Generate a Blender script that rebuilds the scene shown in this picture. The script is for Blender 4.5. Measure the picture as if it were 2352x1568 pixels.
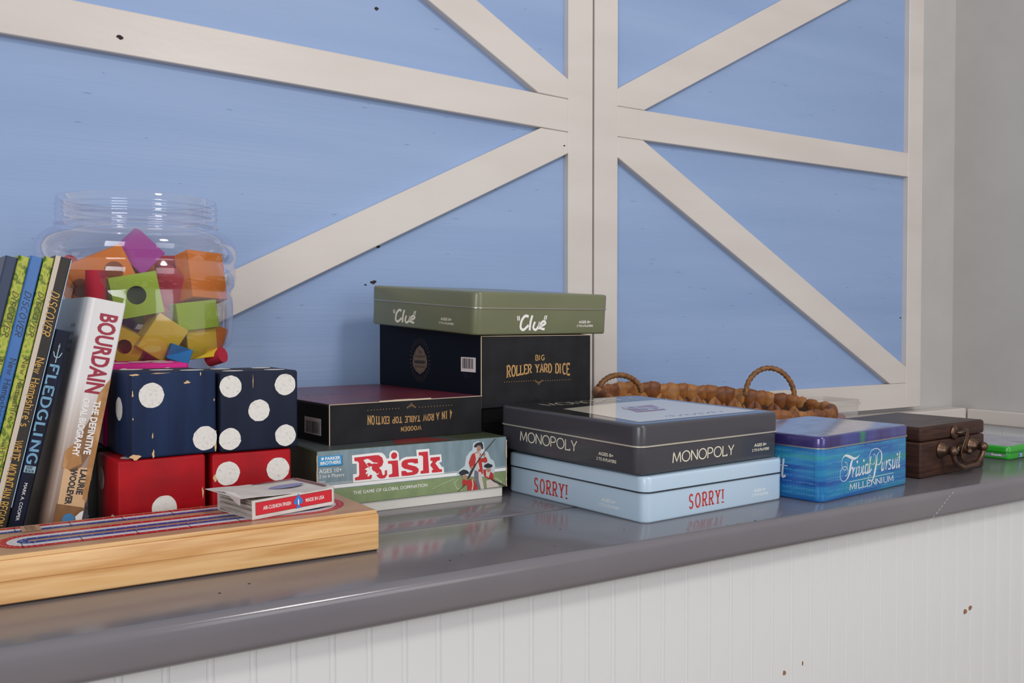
import bpy, bmesh, math, random
from mathutils import Vector, Matrix, Euler

for o in list(bpy.data.objects):
    bpy.data.objects.remove(o)
scene = bpy.context.scene
C = scene.collection
ZC = 0.92                      # height of the counter top above the floor
R = math.radians
random.seed(7)

# ------------------------------------------------------------------ camera
cd = bpy.data.cameras.new('camera'); cam = bpy.data.objects.new('camera', cd); C.objects.link(cam)
cam.location = (0, 0, ZC + .235)
cam.rotation_euler = (R(90 - 1.2615), 0, R(-32.507))
cd.sensor_width = 36; cd.lens = 2104.5 / 2352 * 36; cd.clip_start = .02
scene.camera = cam
# ------------------------------------------------------------------ light
world = bpy.data.worlds.new('world'); scene.world = world; world.use_nodes = True
bg = world.node_tree.nodes['Background']
bg.inputs[0].default_value = (.93, .95, 1.0, 1); bg.inputs[1].default_value = .43

def area(name, loc, target, size, power, col):
    l = bpy.data.lights.new(name, 'AREA'); l.shape = 'DISK' if name.startswith('ceiling') else 'SQUARE'
    l.size = size; l.energy = power; l.color = col
    o = bpy.data.objects.new(name, l); C.objects.link(o); o.location = loc
    o.rotation_euler = (Vector(target) - Vector(loc)).to_track_quat('-Z', 'Y').to_euler()
    return o
area('ceiling_lamp', (1.05, -1.0, ZC + 1.75), (.9, 1.1, ZC), .42, 15, (1, .95, .9))
area('window_light', (1.7, -2.6, ZC + .75), (1.0, 1.2, ZC + .2), 1.7, 20, (.95, .97, 1.0))
area('side_fill_light', (-2.1, -2.0, ZC + .85), (2.3, 1.3, ZC + .4), 1.6, 44, (.97, .98, 1.0))  # added fill from the left to brighten the right wall, not a real window
scene.view_settings.view_transform = 'Standard'
scene.view_settings.look = 'None'
scene.view_settings.exposure = 0.2
scene.view_settings.gamma = 1
scene.view_settings.use_curve_mapping = False

# ------------------------------------------------------------------ materials
def lin(h):
    h = h.lstrip('#'); v = [int(h[i:i+2], 16) / 255 for i in (0, 2, 4)]
    return tuple(x / 12.92 if x <= .04045 else ((x + .055) / 1.055) ** 2.4 for x in v) + (1,)
MATS = {}
def mat(name, col, rough=.5, metal=0., spec=.5, col2=None, nscale=(40, 40, 40), contrast=(.35, .65), bump=0., bscale=None, coat=0., detail=4, bdist=.002):
    if name in MATS: return MATS[name]
    m = bpy.data.materials.new(name); m.use_nodes = True; nt = m.node_tree; b = nt.nodes['Principled BSDF']
    b.inputs['Base Color'].default_value = lin(col) if isinstance(col, str) else tuple(col) + (1,)
    b.inputs['Roughness'].default_value = rough; b.inputs['Metallic'].default_value = metal
    b.inputs['Specular IOR Level'].default_value = spec; b.inputs['Coat Weight'].default_value = coat
    b.inputs['Coat Roughness'].default_value = .06
    if col2 or bump:
        tc = nt.nodes.new('ShaderNodeTexCoord')
        def noise(sc):
            mp = nt.nodes.new('ShaderNodeMapping'); mp.inputs['Scale'].default_value = sc
            nt.links.new(tc.outputs['Object'], mp.inputs['Vector'])
            n = nt.nodes.new('ShaderNodeTexNoise'); n.inputs['Scale'].default_value = 1; n.inputs['Detail'].default_value = detail
            nt.links.new(mp.outputs[0], n.inputs['Vector']); return n
        if col2:
            n = noise(nscale); cr = nt.nodes.new('ShaderNodeValToRGB')
            cols = [col] + (col2 if isinstance(col2, list) else [col2])
            e = cr.color_ramp.elements
            e[0].position = contrast[0]; e[1].position = contrast[1]
            for k in range(1, len(cols) - 1):
                e.new(contrast[0] + (contrast[1] - contrast[0]) * k / (len(cols) - 1))
            for k, c in enumerate(cols): e[k].color = lin(c) if isinstance(c, str) else tuple(c) + (1,)
            nt.links.new(n.outputs[0], cr.inputs[0]); nt.links.new(cr.outputs[0], b.inputs['Base Color'])
        if bump:
            n = noise(bscale or nscale); bp = nt.nodes.new('ShaderNodeBump')
            bp.inputs['Strength'].default_value = bump; bp.inputs['Distance'].default_value = bdist
            nt.links.new(n.outputs[0], bp.inputs['Height']); nt.links.new(bp.outputs[0], b.inputs['Normal'])
    MATS[name] = m; return m

def thin_clear(name, tint, base=.05, gain=.55, rough=.03, body=0.):
    m = bpy.data.materials.new(name); m.use_nodes = True; nt = m.node_tree; nt.nodes.clear()
    out = nt.nodes.new('ShaderNodeOutputMaterial'); mix = nt.nodes.new('ShaderNodeMixShader')
    tr = nt.nodes.new('ShaderNodeBsdfTransparent'); tr.inputs[0].default_value = tint + (1,)
    gl = nt.nodes.new('ShaderNodeBsdfGlossy'); gl.inputs['Roughness'].default_value = rough; gl.inputs[0].default_value = (.95, .95, 1, 1)
    lw = nt.nodes.new('ShaderNodeLayerWeight'); lw.inputs[0].default_value = .25
    mm = nt.nodes.new('ShaderNodeMath'); mm.operation = 'MULTIPLY_ADD'; mm.inputs[1].default_value = gain; mm.inputs[2].default_value = base
    nt.links.new(lw.outputs['Facing'], mm.inputs[0]); nt.links.new(mm.outputs[0], mix.inputs[0])
    nt.links.new(tr.outputs[0], mix.inputs[1]); nt.links.new(gl.outputs[0], mix.inputs[2])
    last = mix
    if body:
        df = nt.nodes.new('ShaderNodeBsdfDiffuse'); df.inputs[0].default_value = (.85, .84, .82, 1)
        m2 = nt.nodes.new('ShaderNodeMixShader'); m2.inputs[0].default_value = body
        nt.links.new(mix.outputs[0], m2.inputs[1]); nt.links.new(df.outputs[0], m2.inputs[2]); last = m2
    nt.links.new(last.outputs[0], out.inputs[0]); return m

blue_paint = mat('blue_paint', '#8da6cf', .5, col2='#98b0d7', nscale=(1.2, 3, 14), contrast=(.3, .7), bump=.25, bscale=(6, 60, 240), bdist=.0012)
white_paint = mat('white_paint', '#d5ccc5', .38, col2='#dcd4cd', nscale=(3, 3, 12), bump=.22, bscale=(60, 60, 120), bdist=.001)
white_bead = mat('white_bead_paint', '#d7d8d8', .45, col2='#dedfdf', nscale=(6, 6, 3), bump=.12, bscale=(150, 150, 40), bdist=.0006)
grey_wall = mat('grey_wall_paint', '#bebbb8', .7, col2='#c3c0bd', nscale=(8, 8, 8), bump=.3, bscale=(220, 220, 220), bdist=.0006)
grey_gloss = mat('grey_gloss_paint', '#716d73', .17, spec=.55, col2='#797578', nscale=(5, 9, 9), contrast=(.3, .75), bump=.1, bscale=(30, 70, 70), bdist=.0008)
floor_mat = mat('floor_boards', '#8a6f55', .5, col2='#77604a', nscale=(2, 30, 2))
dark_spot = mat('dark_spot', '#2b2220', .8)
chip_brown = mat('bare_wood_chip', '#8f6a4a', .8)
charcoal = mat('charcoal_tin_print', '#434248', .28, coat=.15)
charcoal_top = mat('black_tin_print', '#17171b', .1, spec=.6, coat=.5)
cream = mat('cream_print', '#efe7cf', .35)
white_print = mat('white_print', '#f2f0ec', .4)
pale_blue = mat('pale_blue_tin_print', '#bad0e2', .28, coat=.25)
pale_blue_dark = mat('tin_rim_steel_dark', '#4a4f58', .3, metal=.8)
sorry_red = mat('red_print', '#c23a32', .4)
pale_print = mat('pale_print', '#f2f3f3', .4)
olive = mat('olive_tin_print', '#6d7054', .3, coat=.1, col2='#767a5c', nscale=(5, 5, 5))
olive_top = mat('olive_tin_top', '#6a6f54', .2, coat=.5)
steel = mat('tin_rim_steel', '#c9c6bd', .28, metal=.9)
black_card = mat('black_carton', '#1d1c1e', .6, spec=.2, col2='#252427', nscale=(30, 30, 30), bump=.08, bscale=(400, 400, 400), bdist=.0004)
black_card2 = mat('black_carton_plain', '#0b0b0c', .6, spec=.15)
navy_card = mat('navy_carton_side', '#0b101b', .6, spec=.15)
gold = mat('gold_print', '#c0945a', .45)
worn = mat('worn_card_edge', '#cbb79d', .8)
plum = mat('plum_carton_top', '#571a26', .35, col2=['#70202e', '#5e2a40'], nscale=(6, 5, 5), coat=.1)
copper = mat('copper_print', '#b4743f', .4)
label_pink = mat('barcode_label', '#e7dcd8', .5)
label_bar = mat('barcode_ink', '#3a3036', .6)
bronze_print = mat('bronze_print', '#6f5a45', .5)
bronze_ink = mat('bronze_ink', '#33291f', .6)
slate = mat('slate_print', '#74888f', .45, col2='#8497a0', nscale=(90, 20, 24))
slate_dark = mat('slate_top_print', '#4b5150', .4)
moss = mat('moss_print', '#7d8f63', .5, col2='#8a9a6c', nscale=(60, 20, 60))
moss_dark = mat('dark_green_carton', '#3a4230', .5, col2='#42492f', nscale=(30, 30, 30))
tray_white = mat('white_card', '#dedbd3', .6)
red_print = mat('bright_red_print', '#cf2432', .4)
cyan_print = mat('cyan_label', '#2b95cf', .4)
coat_red = mat('redcoat_print', '#b5322c', .5); coat_dark = mat('dark_red_print', '#7d2a2a', .5)
ink_black = mat('black_print', '#23262c', .5); skin_print = mat('tan_print', '#b07c66', .5)
grey_print = mat('grey_print', '#6f6c7c', .5); ivory_print = mat('ivory_print', '#cfc3b8', .5)
halo = mat('halo_print', '#c3cfd2', .5)
musket = mat('brown_print', '#3a2c2b', .5)

# ------------------------------------------------------------------ object helpers
def link(o, parent=None):
    C.objects.link(o)
    if parent: o.parent = parent
    return o
def thing(name, label, cat, loc=(0, 0, 0), rot=(0, 0, 0), group=None):
    o = bpy.data.objects.new(name, None); link(o); o.empty_display_size = .02
    o.location = (loc[0], loc[1], loc[2] + ZC); o.rotation_euler = rot
    o['label'] = label; o['category'] = cat
    if group: o['group'] = group
    return o
def tag(o, label, cat, group=None):
    o['label'] = label; o['category'] = cat
    if group: o['group'] = group
    return o
def struct(o):
    o['kind'] = 'structure'; o.location.z += ZC; return o

class MB:
    def __init__(s): s.v = []; s.f = []
    def add(s, v, f):
        b = len(s.v); s.v += [tuple(p) for p in v]; s.f += [tuple(b + i for i in q) for q in f]; return s
    def box(s, x0, x1, y0, y1, z0, z1):
        return s.add([(x0, y0, z0), (x1, y0, z0), (x1, y1, z0), (x0, y1, z0), (x0, y0, z1), (x1, y0, z1), (x1, y1, z1), (x0, y1, z1)],
                     [(0, 3, 2, 1), (4, 5, 6, 7), (0, 1, 5, 4), (1, 2, 6, 5), (2, 3, 7, 6), (3, 0, 4, 7)])
    def loft(s, loops, cap0=True, cap1=True):
        n = len(loops[0]); b = len(s.v)
        for l in loops: s.v += [tuple(p) for p in l]
        for k in range(len(loops) - 1):
            for i in range(n):
                j = (i + 1) % n
                s.f.append((b + k * n + i, b + k * n + j, b + (k + 1) * n + j, b + (k + 1) * n + i))
        if cap0: s.f.append(tuple(b + i for i in reversed(range(n))))
        if cap1: s.f.append(tuple(b + (len(loops) - 1) * n + i for i in range(n)))
        return s
    def prism_y(s, poly, y0, y1):       # polygon in x,z
        return s.loft([[(x, y1, z) for x, z in poly], [(x, y0, z) for x, z in poly]])
    def prism_z(s, poly, z0, z1):
        return s.loft([[(x, y, z0) for x, y in poly], [(x, y, z1) for x, y in poly]])
    def tube(s, pts, r, n=8, cap=True, rf=None):
        pts = [Vector(p) for p in pts]; loops = []; nrm = None
        for i, p in enumerate(pts):
            t = (pts[min(i + 1, len(pts) - 1)] - pts[max(i - 1, 0)]).normalized()
            if nrm is None:
                nrm = t.orthogonal().normalized()
            nrm = (nrm - t * nrm.dot(t)).normalized(); bi = t.cross(nrm)
            lp = []
            for k in range(n):
                a = 2 * math.pi * k / n; rr = r(i / (len(pts) - 1)) if callable(r) else r
                if rf: rr *= rf(a, i / (len(pts) - 1))
                lp.append(p + (nrm * math.cos(a) + bi * math.sin(a)) * rr)
            loops.append(lp)
        return s.loft(loops, cap, cap)
    def revolve(s, prof, n=24, cap0=True, cap1=True, cx=0, cy=0):
        return s.loft([[(cx + r * math.cos(2 * math.pi * k / n), cy + r * math.sin(2 * math.pi * k / n), z) for k in range(n)] for r, z in prof], cap0, cap1)
    def build(s, name, m, parent=None, smooth=False, bevel=0, seg=2, auto=None):
        me = bpy.data.meshes.new(name); me.from_pydata(s.v, [], s.f); me.update()
        bm = bmesh.new(); bm.from_mesh(me)
        if bevel:
            bmesh.ops.bevel(bm, geom=[e for e in bm.edges if len(e.link_faces) == 2 and e.calc_face_angle(0) > .5], offset=bevel, segments=seg, affect='EDGES', profile=.5)
        bmesh.ops.recalc_face_normals(bm, faces=bm.faces)
        for f in bm.faces: f.smooth = smooth
        if smooth and auto:
            for e in bm.edges:
                if len(e.link_faces) == 2 and e.calc_face_angle(0) > auto: e.smooth = False
        bm.to_mesh(me); bm.free()
        me.materials.append(m)
        return link(bpy.data.objects.new(name, me), parent)

def rrect(L, D, r, o=0, n=5):
    r2 = max(r + o, .0006); pts = []
    for cx, cy, a0 in ((r, r, 180), (L - r, r, 270), (L - r, D - r, 0), (r, D - r, 90)):
        for k in range(n + 1):
            a = R(a0 + 90 * k / n); pts.append((cx + r2 * math.cos(a), cy + r2 * math.sin(a)))
    return pts
def arc(cx, cy, rx, ry, a0, a1, n=10):
    return [(cx + rx * math.cos(R(a0 + (a1 - a0) * k / n)), cy + ry * math.sin(R(a0 + (a1 - a0) * k / n))) for k in range(n + 1)]

# ------------------------------------------------------------------ lettering
def ribbon(pts, w):
    v = []; f = []; n = len(pts)
    for i, (x, y) in enumerate(pts):
        a = pts[max(i - 1, 0)]; b = pts[min(i + 1, n - 1)]
        d1 = Vector((x - a[0], y - a[1])); d2 = Vector((b[0] - x, b[1] - y))
        if d1.length < 1e-9: d1 = d2
        if d2.length < 1e-9: d2 = d1
        d1.normalize(); d2.normalize(); t = d1 + d2
        if t.length < 1e-3: t = d1
        t.normalize(); nn = Vector((-t.y, t.x)); k = 1 / max(.5, nn.dot(Vector((-d1.y, d1.x))))
        ww = (w(i / max(1, n - 1)) if callable(w) else w) * .5 * k
        v += [(x + nn.x * ww, y + nn.y * ww), (x - nn.x * ww, y - nn.y * ww)]
    for i in range(n - 1): f.append((2 * i, 2 * i + 1, 2 * i + 3, 2 * i + 2))
    return v, f
def join(parts):
    V = []; F = []
    for v, f in parts:
        b = len(V); V += v; F += [tuple(b + i for i in q) for q in f]
    return V, F
O_ = lambda w: [arc(w / 2, .5, w / 2, .5, 90, 450, 22)]
GL = {
 'A': (.7, [[(0, 0), (.35, 1), (.7, 0)], [(.13, .34), (.57, .34)]]),
 'B': (.58, [[(0, 0), (0, 1)], [(0, 1)] + arc(.3, .76, .24, .24, 90, -90, 8) + [(0, .52)], [(0, .52)] + arc(.32, .26, .26, .26, 90, -90, 8) + [(0, 0)]]),
 'C': (.66, [arc(.36, .5, .36, .5, 48, 312, 16)]), 'D': (.64, [[(0, 0), (0, 1)], [(0, 1)] + arc(.24, .5, .4, .5, 90, -90, 12) + [(0, 0)]]),
 'E': (.54, [[(0, 0), (0, 1)], [(0, 1), (.54, 1), (.54, .86)], [(0, .52), (.42, .52)], [(.54, .14), (.54, 0), (0, 0)]]),
 'F': (.52, [[(0, 0), (0, 1)], [(0, 1), (.52, 1), (.52, .86)], [(0, .52), (.42, .52)]]),
 'G': (.68, [arc(.36, .5, .36, .5, 48, 315, 16) + [(.64, .42), (.42, .42)]]),
 'H': (.64, [[(0, 0), (0, 1)], [(.64, 0), (.64, 1)], [(0, .52), (.64, .52)]]), 'I': (.06, [[(.03, 0), (.03, 1)]]),
 'L': (.5, [[(0, 1), (0, 0), (.5, 0), (.5, .16)]]), 'M': (.84, [[(0, 0), (.08, 1)], [(.08, 1), (.42, .12), (.76, 1)], [(.76, 1), (.84, 0)]]),
 'N': (.66, [[(0, 0), (0, 1)], [(0, 1), (.66, 0)], [(.66, 0), (.66, 1)]]), 'O': (.72, O_(.72)),
 'P': (.56, [[(0, 0), (0, 1)], [(0, 1)] + arc(.28, .73, .28, .27, 90, -90, 10) + [(0, .46)]]),
 'R': (.62, [[(0, 0), (0, 1)], [(0, 1)] + arc(.3, .74, .27, .26, 90, -90, 10) + [(0, .48)], [(.26, .48), (.6, 0)]]),
 'S': (.54, [arc(.27, .75, .25, .25, 25, 270, 12) + arc(.27, .25, .27, .25, 90, -155, 12)[1:]]),
 'T': (.6, [[(.3, 0), (.3, 1)], [(0, .84), (0, 1), (.6, 1), (.6, .84)]]),
 'U': (.64, [[(0, 1), (0, .3)] + arc(.32, .3, .32, .3, 180, 360, 10) + [(.64, 1)]]), 'V': (.68, [[(0, 1), (.34, 0), (.68, 1)]]),
 'W': (.98, [[(0, 1), (.24, 0), (.49, .9), (.74, 0), (.98, 1)]]), 'Y': (.64, [[(0, 1), (.32, .45)], [(.64, 1), (.32, .45), (.32, 0)]]),
 '4': (.56, [[(.42, 0), (.42, 1), (0, .3), (.56, .3)]]), '2': (.52, [arc(.26, .72, .25, .28, 160, -35, 10) + [(0, 0), (.52, 0)]]), '0': (.54, O_(.54)),
 '!': (.1, [[(.05, 1), (.05, .28)], [(.05, .1), (.05, 0)]]), "'": (.1, [[(.07, 1), (.03, .8)]]), ' ': (.34, []),
 'e': (.48, [[(.02, .36), (.46, .36)] + arc(.24, .33, .23, .33, 5, 320, 14)]), 'w': (.7, [[(0, .66), (.18, 0), (.35, .6), (.52, 0), (.7, .66)]]),
 'a': (.46, [arc(.22, .46, .2, .2, 160, 0, 8) + [(.42, 0)], arc(.22, .2, .2, .2, 30, 330, 12)]), 'm': (.76, [[(0, 0), (0, .66)], [(0, .45)] + arc(.19, .45, .19, .21, 180, 0, 8) + [(.38, 0)], [(.38, .45)] + arc(.57, .45, .19, .21, 180, 0, 8) + [(.76, 0)]]),
 'p': (.5, [[(0, -.32), (0, .66)], arc(.25, .33, .25, .33, 180, -180, 16)]), 's': (.38, [arc(.19, .5, .17, .16, 25, 270, 10) + arc(.19, .17, .19, .17, 90, -155, 10)[1:]]),
 'h': (.46, [[(0, 0), (0, 1)], [(0, .42)] + arc(.23, .42, .23, .24, 180, 0, 8) + [(.46, 0)]]), 'i': (.08, [[(.04, 0), (.04, .66)], [(.04, .82), (.04, .92)]]),
 'r': (.32, [[(0, 0), (0, .66)], arc(.2, .42, .2, .24, 180, 50, 8)]), 't': (.32, [[(.14, .95), (.14, .12), (.3, .02)], [(0, .66), (.3, .66)]]),
 'd': (.5, [[(.5, 0), (.5, 1)], arc(.25, .33, .25, .33, 0, 360, 16)]), 'o': (.5, [arc(.25, .33, .25, .33, 0, 360, 16)]), 'n': (.46, [[(0, 0), (0, .66)], [(0, .42)] + arc(.23, .42, .23, .24, 180, 0, 8) + [(.46, 0)]]),
}
def stroke(s, w=.1, gap=.2, serif=0., shear=0., sx=1.):
    parts = []; x = 0
    for ch in s:
        wd, st = GL[ch]
        for pl in st:
            pts = [((px * sx) + x, py) for px, py in pl]
            parts.append(ribbon(pts, w))
            if serif:
                for a, b in ((pts[0], pts[1]), (pts[-1], pts[-2])):
                    if abs(a[0] - b[0]) < .75 * abs(a[1] - b[1]) and (abs(a[1]) < .01 or abs(a[1] - 1) < .01 or abs(a[1] - .66) < .01):
                        yy = a[1] + (w * .3 if a[1] < .01 else -w * .3)
                        parts.append(ribbon([(a[0] - serif, yy), (a[0] + serif, yy)], w * .62))
        x += wd * sx + gap + (w if wd < .15 else 0)
    V, F = join(parts)
    return [(px + shear * py, py) for px, py in V], F
def sans(s, bold=0., spacing=1., shear=0.):
    cu = bpy.data.curves.new('t', 'FONT'); cu.body = s; cu.size = 1; cu.offset = bold; cu.space_character = spacing; cu.shear = shear
    cu.resolution_u = 3; cu.fill_mode = 'FRONT'; cu.dimensions = '2D'
    o = bpy.data.objects.new('t', cu); C.objects.link(o); dg = bpy.context.evaluated_depsgraph_get()
    me = o.evaluated_get(dg).to_mesh(); V = [(v.co.x, v.co.y) for v in me.vertices]; F = [tuple(p.vertices) for p in me.polygons]
    bpy.data.objects.remove(o); bpy.data.curves.remove(cu)
    return V, F
def fit(t, x0, x1, y0, y1, bend=None, lim=None):
    V, F = t; ax = min(v[0] for v in V); bx = max(v[0] for v in V); ay = min(v[1] for v in V); by = max(v[1] for v in V)
    if lim: ay, by = lim
    out = []
    for x, y in V:
        u = (x - ax) / (bx - ax); v = (y - ay) / (by - ay)
        if bend: v = bend(u, v)
        out.append((x0 + (x1 - x0) * u, y0 + (y1 - y0) * v))
    return out, F
def decal(name, parent, m, shapes, face='front', off=.0002, h=0.):
    V, F = join(shapes if isinstance(shapes, list) else [shapes])
    fn = {'front': lambda u, v: (u, -off, v), 'left': lambda u, v: (-off, -u, v), 'top': lambda u, v: (u, v, h + off),
          'spine': lambda u, v: (v, -off, -u)}[face]
    me = bpy.data.meshes.new(name); me.from_pydata([fn(*p) for p in V], [], F); me.update(); me.materials.append(m)
    return link(bpy.data.objects.new(name, me), parent)
def poly(pts, k=.001): return [(x * k, y * k) for x, y in pts], [tuple(range(len(pts)))]
def rect(x0, x1, y0, y1): return [(x0, y0), (x1, y0), (x1, y1), (x0, y1)], [(0, 1, 2, 3)]
def disc(cx, cy, r, n=20, wob=0.):
    return [(cx + r * (1 + random.uniform(-wob, wob)) * math.cos(2 * math.pi * k / n), cy + r * (1 + random.uniform(-wob, wob)) * math.sin(2 * math.pi * k / n)) for k in range(n)], [tuple(range(n))]
def barcode(parent, face, u0, u1, v0, v1, flip=False):
    lab = decal('barcode_label', parent, label_pink, rect(u0, u1, v0, v1), face, .0003)
    W = u1 - u0; H = v1 - v0; bars = []; x = .1
    while x < .88:
        w = random.choice((.012, .02, .035)); a, b = (.08, .78) if flip else (.22, .92)
        bars.append(rect(u0 + W * x, u0 + W * (x + w), v0 + H * a, v0 + H * b)); x += w + random.choice((.012, .02, .03))
    decal('bars', lab, label_bar, bars, face, .0005)

# ================================================================== THE SETTING
fl = MB().box(-2.2, 2.4, -3.0, 1.5, -.95, -.92).build('floor', floor_mat); struct(fl)
wb = MB().box(-2.2, 2.4, 1.458, 1.5, -.92, 1.9).build('wall_back', grey_wall); struct(wb)
wr = MB().box(2.35, 2.4, -3.0, 1.458, -.92, 1.9).build('wall_right', grey_wall); struct(wr)
# wainscot caps on the walls
t1 = MB().box(-2.2, 2.328, 1.402, 1.457, -.033, .005).build('trim_1', white_paint, bevel=.005, seg=3); struct(t1)
t2 = MB().box(2.326, 2.349, -3.0, 1.4, -.034, .003).build('trim_2', white_paint, bevel=.003); struct(t2)
def bead_mesh(w, h):
    g = .0011; d = .0009
    prof = [(0, d), (g * .5, d), (g, 0), (g + .0022, -.0004), (g + .0042, 0), (g * 1.6 + .0042, d), (g * 2.2 + .0042, 0), (w - g * .5, 0), (w, d), (w, .010), (0, .010)]
    mb = MB(); mb.loft([[(x, y, -h) for x, y in prof], [(x, y, 0) for x, y in prof]])
    o = mb.build('plank', white_bead); return o
wf = MB().box(-.7, 1.74, .784, .8, -.92, -.038).build('wall_front', white_bead); struct(wf)
pk = bead_mesh(.0357, .88); me = pk.data; bpy.data.objects.remove(pk)
x = -.7
while x < 1.70:
    p = link(bpy.data.objects.new('plank', me), wf); p.location = (x, .774, -.038); x += .0357
pk2 = bead_mesh(.0478, .88); me = pk2.data; bpy.data.objects.remove(pk2)
for k in range(15):
    p = link(bpy.data.objects.new('plank', me), wr); p.location = (2.34, 1.456 - k * .0478, -.034); p.rotation_euler = (0, 0, R(-90))
# bare patches where the bead board paint has flaked
def flake(par, cx, cz, y, w, h, n=9):
    pts = [(cx + w * math.cos(2 * math.pi * k / n) * random.uniform(.55, 1.1), cz + h * math.sin(2 * math.pi * k / n) * random.uniform(.55, 1.1)) for k in range(n)]
    o = MB().prism_y(pts, y - .0008, y).build('flaked_patch', chip_brown, par); return o
for cx, cz, w, h in ((1.286, -.193, .006, .0045), (1.299, -.190, .005, .005), (.896, -.2035, .003, .004), (.93, -.198, .0012, .003)):
    flake(wf, cx, cz, .774, w, h)

# ---- painted barn doors
YF, YP = 1.43, 1.445
def door(name, x0, x1, boards, marks):
    d = MB().box(x0, x1, YP, 1.457, .015, 1.249).build(name, blue_paint); struct(d)
    for nm, poly_ in boards:
        MB().prism_y(poly_, YF, YP + .001).build(nm, white_paint, d, bevel=.0012, seg=1)
    for (mx, mz, s, yy) in marks:
        pts = [(mx + s * 1.6 * math.cos(2 * math.pi * k / 9) * random.uniform(.5, 1.1), mz + s * math.sin(2 * math.pi * k / 9) * random.uniform(.5, 1.1)) for k in range(9)]
        MB().prism_y(pts, yy - .0006, yy + .0003).build('knot_hole', dark_spot, d)
    check = []
    for q in range(90):
        cx, cz = random.uniform(x0 + .1, x1 - .1), random.uniform(.08, 1.1); l_ = random.uniform(.004, .02)
        check.append(([(cx, cz), (cx + l_ * .6, cz - .0006), (cx + l_, cz), (cx + l_ * .5, cz + .0003)], [(0, 1, 2, 3)]))
    gc = decal('grain_checks', d, mat('grain_check', '#6c84b0', .7), check, 'front', 0); gc.location = (0, YP - .0002, 0); gc['kind'] = 'stuff'
    return d
rx = lambda a, b, c, d: [(a, c), (b, c), (b, d), (a, d)]
door('door_1', -.08, 1.0985, [
    ('stile', rx(1.0395, 1.0985, .015, 1.249)), ('stile', rx(-.08, -.02, .015, 1.249)),
    ('rail', [(-.02, .6298), (1.0395, .5976), (1.0395, .660), (-.02, .694)]), ('rail', rx(-.02, 1.0395, .015, .077)), ('rail', rx(-.02, 1.0395, 1.187, 1.249)),
    ('diagonal_brace', [(1.0395, .5969), (.9765, .5985), (-.02, .1066), (-.02, .0775), (.061, .0775), (1.0395, .5569)]),
    ('diagonal_brace', [(1.0395, .6982), (1.0395, .6607), (.9705, .6632), (.032, 1.1865), (.1585, 1.1865)])],
    [(.6474, .765, .0035, YP), (.6493, .362, .003, YP), (.641, .3015, .004, YP), (.626, .297, .002, YP), (.2384, .6461, .004, YF), (1.030, .5705, .0016, YF)])
door('door_2', 1.103, 2.166, [
    ('stile', rx(1.103, 1.161, .015, 1.249)), ('stile', rx(2.106, 2.166, .015, 1.249)),
    ('rail', rx(1.161, 2.106, .602, .662)), ('rail', rx(1.161, 2.106, .015, .077)), ('rail', rx(1.161, 2.106, 1.187, 1.249)),
    ('diagonal_brace', [(1.161, .5605), (1.161, .6015), (1.2275, .6015), (2.106, .1175), (2.106, .0775), (2.0398, .0775)]),
    ('diagonal_brace', [(1.161, .697), (1.161, .6625), (1.2297, .6625), (2.106, 1.131), (2.106, 1.1865), (2.043, 1.1865)])],
    [(2.100, .244, .002, YP)])

# ---- counter
ct = thing('counter', 'glossy grey painted plank counter along the wall, carrying all the games', 'counter')
MB().box(-.9, 1.78, .744, .9355, -.038, 0).build('plank', grey_gloss, ct, smooth=True, bevel=.009, seg=5, auto=.9)
MB().box(-.9, 1.78, .9367, 1.17, -.038, 0).build('plank', grey_gloss, ct, smooth=True, bevel=.0018, seg=2, auto=.9)
MB().box(-.9, 1.78, 1.1712, 1.4, -.038, 0).build('plank', grey_gloss, ct, smooth=True, bevel=.0018, seg=2, auto=.9)
sc_m = mat('scratch_pale', '#c9c7cc', .4); 
V = []
for k in range(9):
    t = k / 9; V.append(ribbon([(1.152 + .055 * t, -.0375 + .036 * t), (1.152 + .055 * (t + .05 + .05 * random.random()), -.0375 + .036 * (t + .07))], .0009))
sc = decal('scratch', ct, sc_m, V, 'front', 0); sc.location = (0, .7437, 0)
V = [disc(*p, 8, .4) for p in ((.82, .753, .0012), (.79, .7525, .0008), (.84, .754, .0008), (.775, .7535, .0006), (.865, .753, .0007), (.52, .7535, .0007), (.43, .788, .0012), (.45, .80, .0008), (.21, .80, .0016), (.24, .815, .0013), (.55, .78, .0008), (.60, .84, .0009), (.66, .80, .0008))]
decal('paint_nick', ct, dark_spot, V, 'top', .0002, 0)['kind'] = 'stuff'

# ================================================================== GAME TINS
def tin(name, label, loc, yaw, L, D, h, zs, r, m_base, m_lid, m_rim, m_top=None, tilt=0, lipdrop=.0):
    t = thing(name, label, 'game tin', loc, (R(tilt), 0, R(yaw)), 'game tins on the counter')
    lp = lambda o, z: [(x, y, z) for x, y in rrect(L, D, r, o)]
    MB().loft([lp(-.0022, 0), lp(-.0005, .0012), lp(0, .003), lp(0, zs)]).build('base', m_base, t, smooth=True, auto=.7)
    MB().loft([lp(.0006, zs + .0005), lp(.0006, h - .0035), lp(.0001, h - .0014), lp(-.0010, h - .0004), lp(-.0024, h), lp(-.005, h)]).build('lid', m_lid, t, smooth=True, auto=.9)
    MB().loft([lp(.0006, zs - .0008), lp(.0017, zs - .0003), lp(.0017, zs + .0008), lp(.0006, zs + .0013)]).build('rim', m_rim, t, smooth=True, auto=.9)
    if m_top:
        MB().loft([[(x, y, h) for x, y in rrect(L, D, r, -.005)], [(x, y, h + .0003) for x, y in rrect(L, D, r, -.0053)]]).build('top_panel', m_top, t)
    return t

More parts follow.
